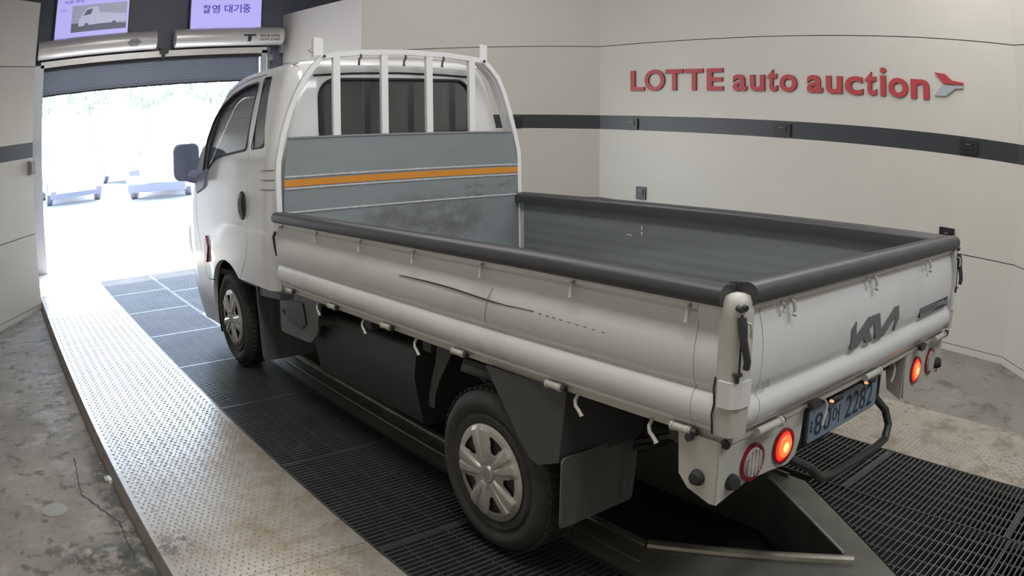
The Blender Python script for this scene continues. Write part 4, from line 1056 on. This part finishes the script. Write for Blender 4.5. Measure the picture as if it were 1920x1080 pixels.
for x in (-.335, -.035, .235):
    bm = new(); tube(bm, [(x+.02, 2.945, 2.035), (x+.016, 2.930, 2.020), (x+.002, 2.925, 2.008), (x-.002, 2.925, 1.985), (x-.002, 2.925, 1.970)], [.007, .007, .007, .0065, .009], 8); P('rope_hook', bm, M['black'], rack, label='black rope hook')
# small marks in the bed
bm = new()
for (y, z, h) in ((1.86, 1.015, .022), (1.86, .985, .018)): box(bm, (.8325, y-.004, z), (.8315, y+.004, z+h))
for (y, z) in ((1.97, .975), (1.95, .972)): box(bm, (.8325, y-.010, z), (.8315, y+.002, z+.007))
P('paint_chips', bm, M['chip'], bed, smooth=False)['kind'] = 'stuff'
bm = new(); y = .25
while y < 2.8:
    L_ = random.uniform(.005, .06)
    if random.random() < .62: box(bm, (.8335, y, 1.0935+random.uniform(-.002, .002)), (.8352, y+L_, 1.0965+random.uniform(-.001, .002)))
    y += L_+random.uniform(.004, .05)
P('paint_chips', bm, M['greybadge'], bed, smooth=False)['kind'] = 'stuff'
bm = new(); box(bm, (.62, 2.72, .8), (.74, 2.86, .803)); P('paper_label', bm, M['railhi'], bed, smooth=False)

# ---- chassis
bm = new()
for s in (-1, 1): box(bm, (s*.40-.04, .15, .52), (s*.40+.04, 4.7, .68))
for y in (.2, .75, 1.5, 2.0, 2.9): box(bm, (-.80, y, .68), (.80, y+.06, .745))
box(bm, (-.36, .16, .54), (.36, .22, .66))
P('chassis_frame', bm, M['under'], smooth=False)
bm = new(); prism(bm, polyround([(-.72, .64), (-.74, .50), (-.70, .27), (.70, .27), (.74, .50), (.72, .64)], .03, 3), 1, 1.74, 2.80); P('battery_case', bm, M['battery'])
for s in (-1, 1):
    bm = new(); prism(bm, polyround([(s*.80, .20), (s*.42, .20), (s*.42, .70), (s*.81, .70)], .03, 3), 1, 3.47, 3.485); P('wheel_splash_guard', bm, M['flap'], smooth=False)
    bm = new(); prism(bm, [(3.49, .62), (3.49, .70), (2.96, .70), (2.96, .66)], 0, min(s*.80, s*.78), max(s*.80, s*.78)); P('sill_cover', bm, M['black'], smooth=False)
# wheel-house liner
a = [(3.985+.425*math.cos(math.radians(t)), .36+.425*math.sin(math.radians(t))) for t in range(-20, 150, 10)]
for s in (-1, 1):
    bm = new(); vs = [[bm.verts.new((x, y, z)) for y, z in a] for x in (s*.79, s*.50)]
    for k in range(len(a)-1): bm.faces.new((vs[0][k], vs[0][k+1], vs[1][k+1], vs[1][k]))
    bmesh.ops.solidify(bm, geom=bm.faces[:], thickness=.006); P('wheel_housing', bm, M['black'])
# charging / switch bracket behind cab on left
bm = new(); prism(bm, polyround([(3.115, .735), (2.56, .735), (2.60, .55), (2.70, .478), (2.78, .472), (3.128, .462)], .03, 3), 0, -.800, -.785)
bk = P('side_bracket', bm, M['flap'], label='dark grey bracket panel with a recessed cover')
bm = new(); prism(bm, polyround([(3.00, .665), (2.765, .685), (2.735, .575), (2.81, .530), (3.0, .545)], .02, 3), 0, -.808, -.80); P('bracket_cover', bm, M['black'], bk)
bm = new(); box(bm, (-.806, 3.045, .575), (-.80, 3.09, .60)); P('bracket_slot', bm, M['black'], bk, smooth=False)
bm = new(); tube(bm, [(-.79, 2.60, .62), (-.70, 2.55, .60), (-.60, 2.52, .55)], .03, 8); P('cable_duct', bm, M['under'])
# axle, springs, rear muffler-like drive unit
bm = new(); lathe(bm, [(-.66, .05), (-.2, .055), (-.16, .14), (.16, .14), (.2, .055), (.66, .05)], (0, 1.056, .33), 0, 20); P('rear_axle', bm, M['under'])
for s in (-1, 1):
    for k in range(4):
        bm = new(); L = .60-.12*k; pts = [(s*.50, 1.056+L*t, .40-.022*k+.16*t*t*(L/.6)**2) for t in (-1, -.6, -.2, .2, .6, 1)]; tube(bm, pts, .011, 4, sx=3.0); P('leaf_spring', bm, M['under'])
bm = new(); tube(bm, [(-.55, .30, .50), (.1, .28, .50)], .09, 16); P('rear_cylinder', bm, M['under'])
bm = new(); tube(bm, [(-.75, 1.35, .66), (-.62, 1.2, .60), (-.55, 1.0, .56), (-.55, .8, .60)], .03, 8); P('shock_absorber', bm, M['flap'])
# rear fender + flap
for s in (-1, 1):
    bm = new(); arc = [(1.045, .745), (1.0, .69), (.955, .635), (.905, .575), (.86, .52), (.81, .47), (.765, .455)]
    vs = [[bm.verts.new((x, y+dy, z)) for y, z in arc] for x, dy in ((s*.865, 0), (s*.855, -.02), (s*.50, -.04))]
    for u, v in zip(vs, vs[1:]):
        for k in range(len(arc)-1): bm.faces.new((u[k], u[k+1], v[k+1], v[k]))
    # outer cheek
    pl = [(s*.862, y, z) for y, z in arc]+[(s*.862, .66, .495), (s*.845, .645, .745)]
    bm.faces.new([bm.verts.new(p) for p in pl])
    # rear closing panel down to the flap
    bm.faces.new([bm.verts.new(p) for p in ((s*.862, .66, .495), (s*.845, .645, .745), (s*.49, .63, .745), (s*.49, .635, .50))])
    bmesh.ops.recalc_face_normals(bm, faces=bm.faces[:]); bmesh.ops.solidify(bm, geom=bm.faces[:], thickness=.006)
    P('rear_fender', bm, M['flapdark'], ang=30)
    bm = new(); fl = roundrect(-.19, 0, .19, .27, .02, 4)
    va = []
    for u, v in fl:
        va.append((s*(.68)+u*(1.0 if v > .1 else .96), .645+(.27-v)*.06*1.0+.006*math.sin(u*40), .245+v))
    a = [bm.verts.new(p) for p in va]; b = [bm.verts.new((p[0], p[1]+.007, p[2])) for p in va]; n = len(a)
    for k in range(n): bm.faces.new((a[k], a[(k+1) % n], b[(k+1) % n], b[k]))
    bm.faces.new(a); bm.faces.new(b); bmesh.ops.recalc_face_normals(bm, faces=bm.faces[:]); bmesh.ops.triangulate(bm, faces=[f for f in bm.faces if len(f.verts) > 4])
    P('mud_flap', bm, M['flap'], ang=25, label='grey rubber mud flap')
    # forward fender strip, ahead of the rear wheel
    bm = new(); st = [(1.395, .715), (1.43, .64), (1.47, .57), (1.50, .50), (1.51, .44)]; wd_ = [.11, .075, .055, .045, .042]
    vs = [[bm.verts.new((s*.79, y+w*.5+.02, z)) for (y, z), w in zip(st, wd_)], [bm.verts.new((s*.79, y-w*.5+.02, z)) for (y, z), w in zip(st, wd_)]]
    for k in range(4): bm.faces.new((vs[0][k], vs[0][k+1], vs[1][k+1], vs[1][k]))
    bmesh.ops.solidify(bm, geom=bm.faces[:], thickness=.02); P('fender_stay', bm, M['flap'])
# lamp brackets
def lampset(s):
    cxo = s*.862; xi = s*.46
    bm = new()
    side = [(.0+.03, .745), (.175, .745), (.165, .62), (.13, .585), (.05, .560), (.03, .562)]
    prism(bm, side, 0, cxo-s*.010, cxo)
    if s < 0: face = [(-.862, .745), (-.862, .562), (-.80, .575), (-.72, .590), (-.60, .583), (-.50, .572), (-.455, .590), (-.435, .640), (-.425, .745)]
    else: face = [(.862, .745), (.862, .590), (.80, .575), (.60, .560), (.46, .545), (.425, .548), (.415, .60), (.40, .745)]
    prism(bm, face, 1, .026, .034)
    if s > 0: prism(bm, [(.03, .745), (.03, .548), (.10, .58), (.13, .745)], 0, .40, .408)
    lb = P('lamp_bracket', bm, M['cream'], smooth=False, label='white tail lamp bracket')
    for x, lit in ((s*(.540 if s < 0 else .528), True), (s*.705, False)):
        z = .645
        bm = new(); lathe(bm, [(.03, .050), (.0, .058), (-.008, .056), (-.008, .048), (.0, .046)], (x, .026, z), 1, 32); P('lamp_rim', bm, M['lampred'], lb)
        bm = new(); lathe(bm, [(.02, .045), (-.004, .046), (-.010, .038), (-.013, .020), (-.0135, .004)], (x, .026, z), 1, 32); L = P('lamp_lens', bm, M['lamplit'] if lit else M['lampclear'], lb, label='glowing red lamp lens' if lit else 'clear unlit lamp lens')
        if lit:
            bm = new(); lathe(bm, [(-.010, .019), (-.0150, .016), (-.0160, .004)], (x, .026, z-.002), 1, 20); P('lamp_core', bm, M['lampcore'], lb)
            bm = new(); lathe(bm, [(-.010, .036), (-.0142, .033), (-.0150, .018)], (x, .026, z), 1, 24); P('lamp_glow', bm, M['lampmid'], lb)
        else:
            for k in range(9):
                u = -.036+k*.009; h = math.sqrt(.042**2-u*u)
                bm = new(); box(bm, (x+u-.0012, .0115, z-h), (x+u+.0012, .0145, z+h)); P('lens_rib', bm, M['chip'] if k % 2 else M['lampclear'], lb, smooth=False)
    for (p0, p1) in (((cxo-s*.008, .095, .628), (cxo+s*.022, .095, .628)), ((s*.80, .03, .615), (s*.812, .0, .618))):
        bm = new(); tube(bm, [p0, tuple((a+b)/2 for a, b in zip(p0, p1)), p1], [.024, .024, .017], 14); P('rubber_buffer', bm, M['blackrub'], lb)
    if s < 0:
        bm = new(); tube(bm, [(-.870, .125, .742), (-.882, .125, .742)], .012, 10); P('bracket_bolt', bm, M['black'], lb)
        bm = new(); tube(bm, [(-.845, .028, .742), (-.855, .012, .742)], .012, 10); P('bracket_bolt', bm, M['black'], lb)
lampset(-1); lampset(1)
# number plate and lamps
bm = new(); prism(bm, roundrect(-.325, .575, .205, .695, .01, 3), 1, .060, .066)
rotp = Matrix.Identity(4)
lp = P('number_plate', bm, M['platebl'], smooth=False, label='pale blue number plate')
bm = new(); prism(bm, roundrect(-.333, .569, .213, .701, .012, 3), 1, .066, .074); box(bm, (-.32, .074, .60), (.20, .13, .74)); P('plate_frame', bm, M['black'], lp, smooth=False)
for ch, u0, u1, z0, z1 in (('8', -.285, -.232, .590, .668), ('0', -.222, -.170, .590, .668), ('어', -.158, -.105, .592, .660), ('2', -.062, -.010, .590, .675), ('2', .0, .048, .590, .675), ('8', .056, .106, .590, .675), ('2', .116, .166, .590, .675)):
    bm = new(); text_bm(bm, ch, u0, u1, z0, z1, lambda u, v, d: (u, .0590, v), 0, .004); P('character', bm, M['ink'], lp, smooth=False)
bm = new()
for k in range(3): box(bm, (-.312, .0585, .612+.014*k), (-.302, .060, .620+.014*k))
P('plate_dots', bm, M['ink'], lp, smooth=False)['kind'] = 'stuff'
for x in (-.17, .10):
    bm = new(); box(bm, (x-.035, .035, .688), (x+.035, .07, .712)); P('plate_lamp', bm, M['black'], lp)
    bm = new(); tube(bm, [(x-.045, .045, .700), (x-.030, .04, .695)], .006, 6); P('lamp_bulb', bm, M['lampbulb'], lp)
# hanging wire hook at plate
bm = new(); tube(bm, [(-.300, .03, .738), (-.288, .02, .715), (-.296, .015, .692), (-.312, .012, .674), (-.322, .01, .652)], .005, 6); P('rope_hook', bm, M['cream'], tg)
bm = new(); tube(bm, [(.325, .05, .72), (.335, .045, .69), (.320, .04, .665), (.30, .04, .645)], .005, 6); P('rope_hook', bm, M['cream'], tg)
# guard bar
bm = new(); tube(bm, [(-.42, .10, .56), (-.33, .03, .50), (-.27, .02, .447), (-.18, .02, .428), (.0, .02, .422), (.18, .02, .417), (.27, .02, .425), (.31, .03, .47), (.30, .05, .53), (.24, .12, .62), (.20, .16, .70)], .017, 10); P('guard_bar', bm, M['barblack'])
bm = new(); box(bm, (.12, .08, .68), (.36, .2, .75)); P('tail_crossmember', bm, M['under'], smooth=False)
bm = new(); tube(bm, [(-.42, .10, .56), (-.40, .2, .64)], .02, 8); P('guard_stay', bm, M['under'])
# wheels
def tyre_bm(cx, cy, s):
    bm = new(); R_ = .329
    prof = [(0, .195), (.004, .205), (.006, .225), (-.004, .235), (.012, .262), (.010, .285), (-.002, .305), (-.020, .320), (-.040, .327), (-.058, R_), (-.060, .321), (-.072, .321), (-.074, R_), (-.10, R_+.001), (-.102, .321), (-.114, .321), (-.116, R_), (-.135, .327), (-.155, .32), (-.172, .30), (-.178, .27), (-.175, .22), (-.165, .195)]
    lathe(bm, [(-s*0+(-s)*(-a) if False else s*a, r) for a, r in prof], (cx, cy, .329), 0, 56)
    # tread blocks at the shoulder
    for k in range(56):
        a = 2*PI*k/56
        for off in (-.030, -.150):
            q = Matrix.Rotation(a, 3, 'X')
            vs = []
            for dx, dt, r in ((-.018, -.020, .3225), (.018, -.020, .3225), (.018, .020, .3225), (-.018, .020, .3225), (-.016, -.012, .3280), (.012, -.012, .3300), (.012, .012, .3300), (-.016, .012, .3280)):
                v = q @ Vector((0, dt*.55, r)); vs.append(bm.verts.new((cx+s*(off-dx if off > -.1 else off+dx), cy+v.y, .329+v.z)))
            for f in ((0,1,5,4),(1,2,6,5),(2,3,7,6),(3,0,4,7),(4,5,6,7)): bm.faces.new([vs[i] for i in f])
    bmesh.ops.recalc_face_normals(bm, faces=bm.faces[:])
    return bm
def cap_bm(cx, cy, s, R=.190, ph=0.0):
    """dished hubcap with five windows and raised Y spokes"""
    bm = new(); nr, nt = 14, 200; g = []
    rs = [.0, .015, .030, .036, .048, .060, .072, .084, .094, .102, .110, .120, .130, .140, .150, .157, .163, .170, .180, .190]
    for i, r in enumerate(rs):
        row = []
        for k in range(nt):
            a = 2*PI*k/nt+ph; u = (5*(a-ph)/(2*PI)) % 1.0; d = abs(u-.5)*2   # d=1 spoke middle, 0 window middle
            h = .006-.030*((r/.19-.55)**2)
            if r < .031: h = .012
            if .045 < r < .175: h += .010*ss(.42, .60, d)-.008*ss(.84, .93, d)*ss(.055, .10, r)
            if r > .178: h -= .004*(r-.178)/.012
            row.append(bm.verts.new((cx+s*h, cy+s*-r*math.cos(a) if False else cy+r*math.cos(a), .329+r*math.sin(a))))
        g.append(row)
    for i in range(len(rs)-1):
        for k in range(nt):
            a = 2*PI*(k+.5)/nt+ph; u = (5*(a-ph)/(2*PI)) % 1.0; d = abs(u-.5)*2; r = (rs[i]+rs[i+1])/2
            wmax = .16+.24*((r-.09)/.07) if r > .09 else 0
            if .094 < r < .160 and d < wmax+.03: continue
            q = [g[i][k], g[i+1][k], g[i+1][(k+1) % nt], g[i][(k+1) % nt]]
            bm.faces.new(q)
    bmesh.ops.remove_doubles(bm, verts=bm.verts[:], dist=.00005)
    bmesh.ops.recalc_face_normals(bm, faces=bm.faces[:]); bmesh.ops.solidify(bm, geom=bm.faces[:], thickness=-.004 if s < 0 else .004)
    bmesh.ops.recalc_face_normals(bm, faces=bm.faces[:])
    return bm
for (x, y, ph) in ((-.853, 1.056, math.radians(2)), (-.818, 3.997, math.radians(40)), (.853, 1.056, .3), (.818, 3.997, 1.0)):
    s = 1 if x > 0 else -1
    t = obj('tyre', tyre_bm(x-s*.012, y, s), M['tyre'], TR, ang=40)
    bm = new(); lathe(bm, [(-s*.05, .19), (-s*.055, .02)], (x, y, .329), 0, 32); lathe(bm, [(-s*.02, .196), (-s*.06, .19)], (x, y, .329), 0, 32)
    obj('wheel_rim', bm, M['steelrim'], t)
    obj('hubcap', cap_bm(x-s*.006, y, s, ph=ph), M['cap'], t, ang=25, label='silver five-window hubcap')
    bm = new(); lathe(bm, [(s*.004, .026), (s*.010, .024), (s*.011, .008)], (x, y, .329), 0, 20); obj('hub_badge', bm, M['greybadge'], t)
    if abs(y-3.997) < .1:
        bm = new(); lathe(bm, [(-.62, .05), (.62, .05)], (0, y, .33), 0, 12) if s < 0 else box(bm, (-.5, y-.05, .30), (.5, y+.05, .40)); obj('front_axle', bm, M['under'], TR)
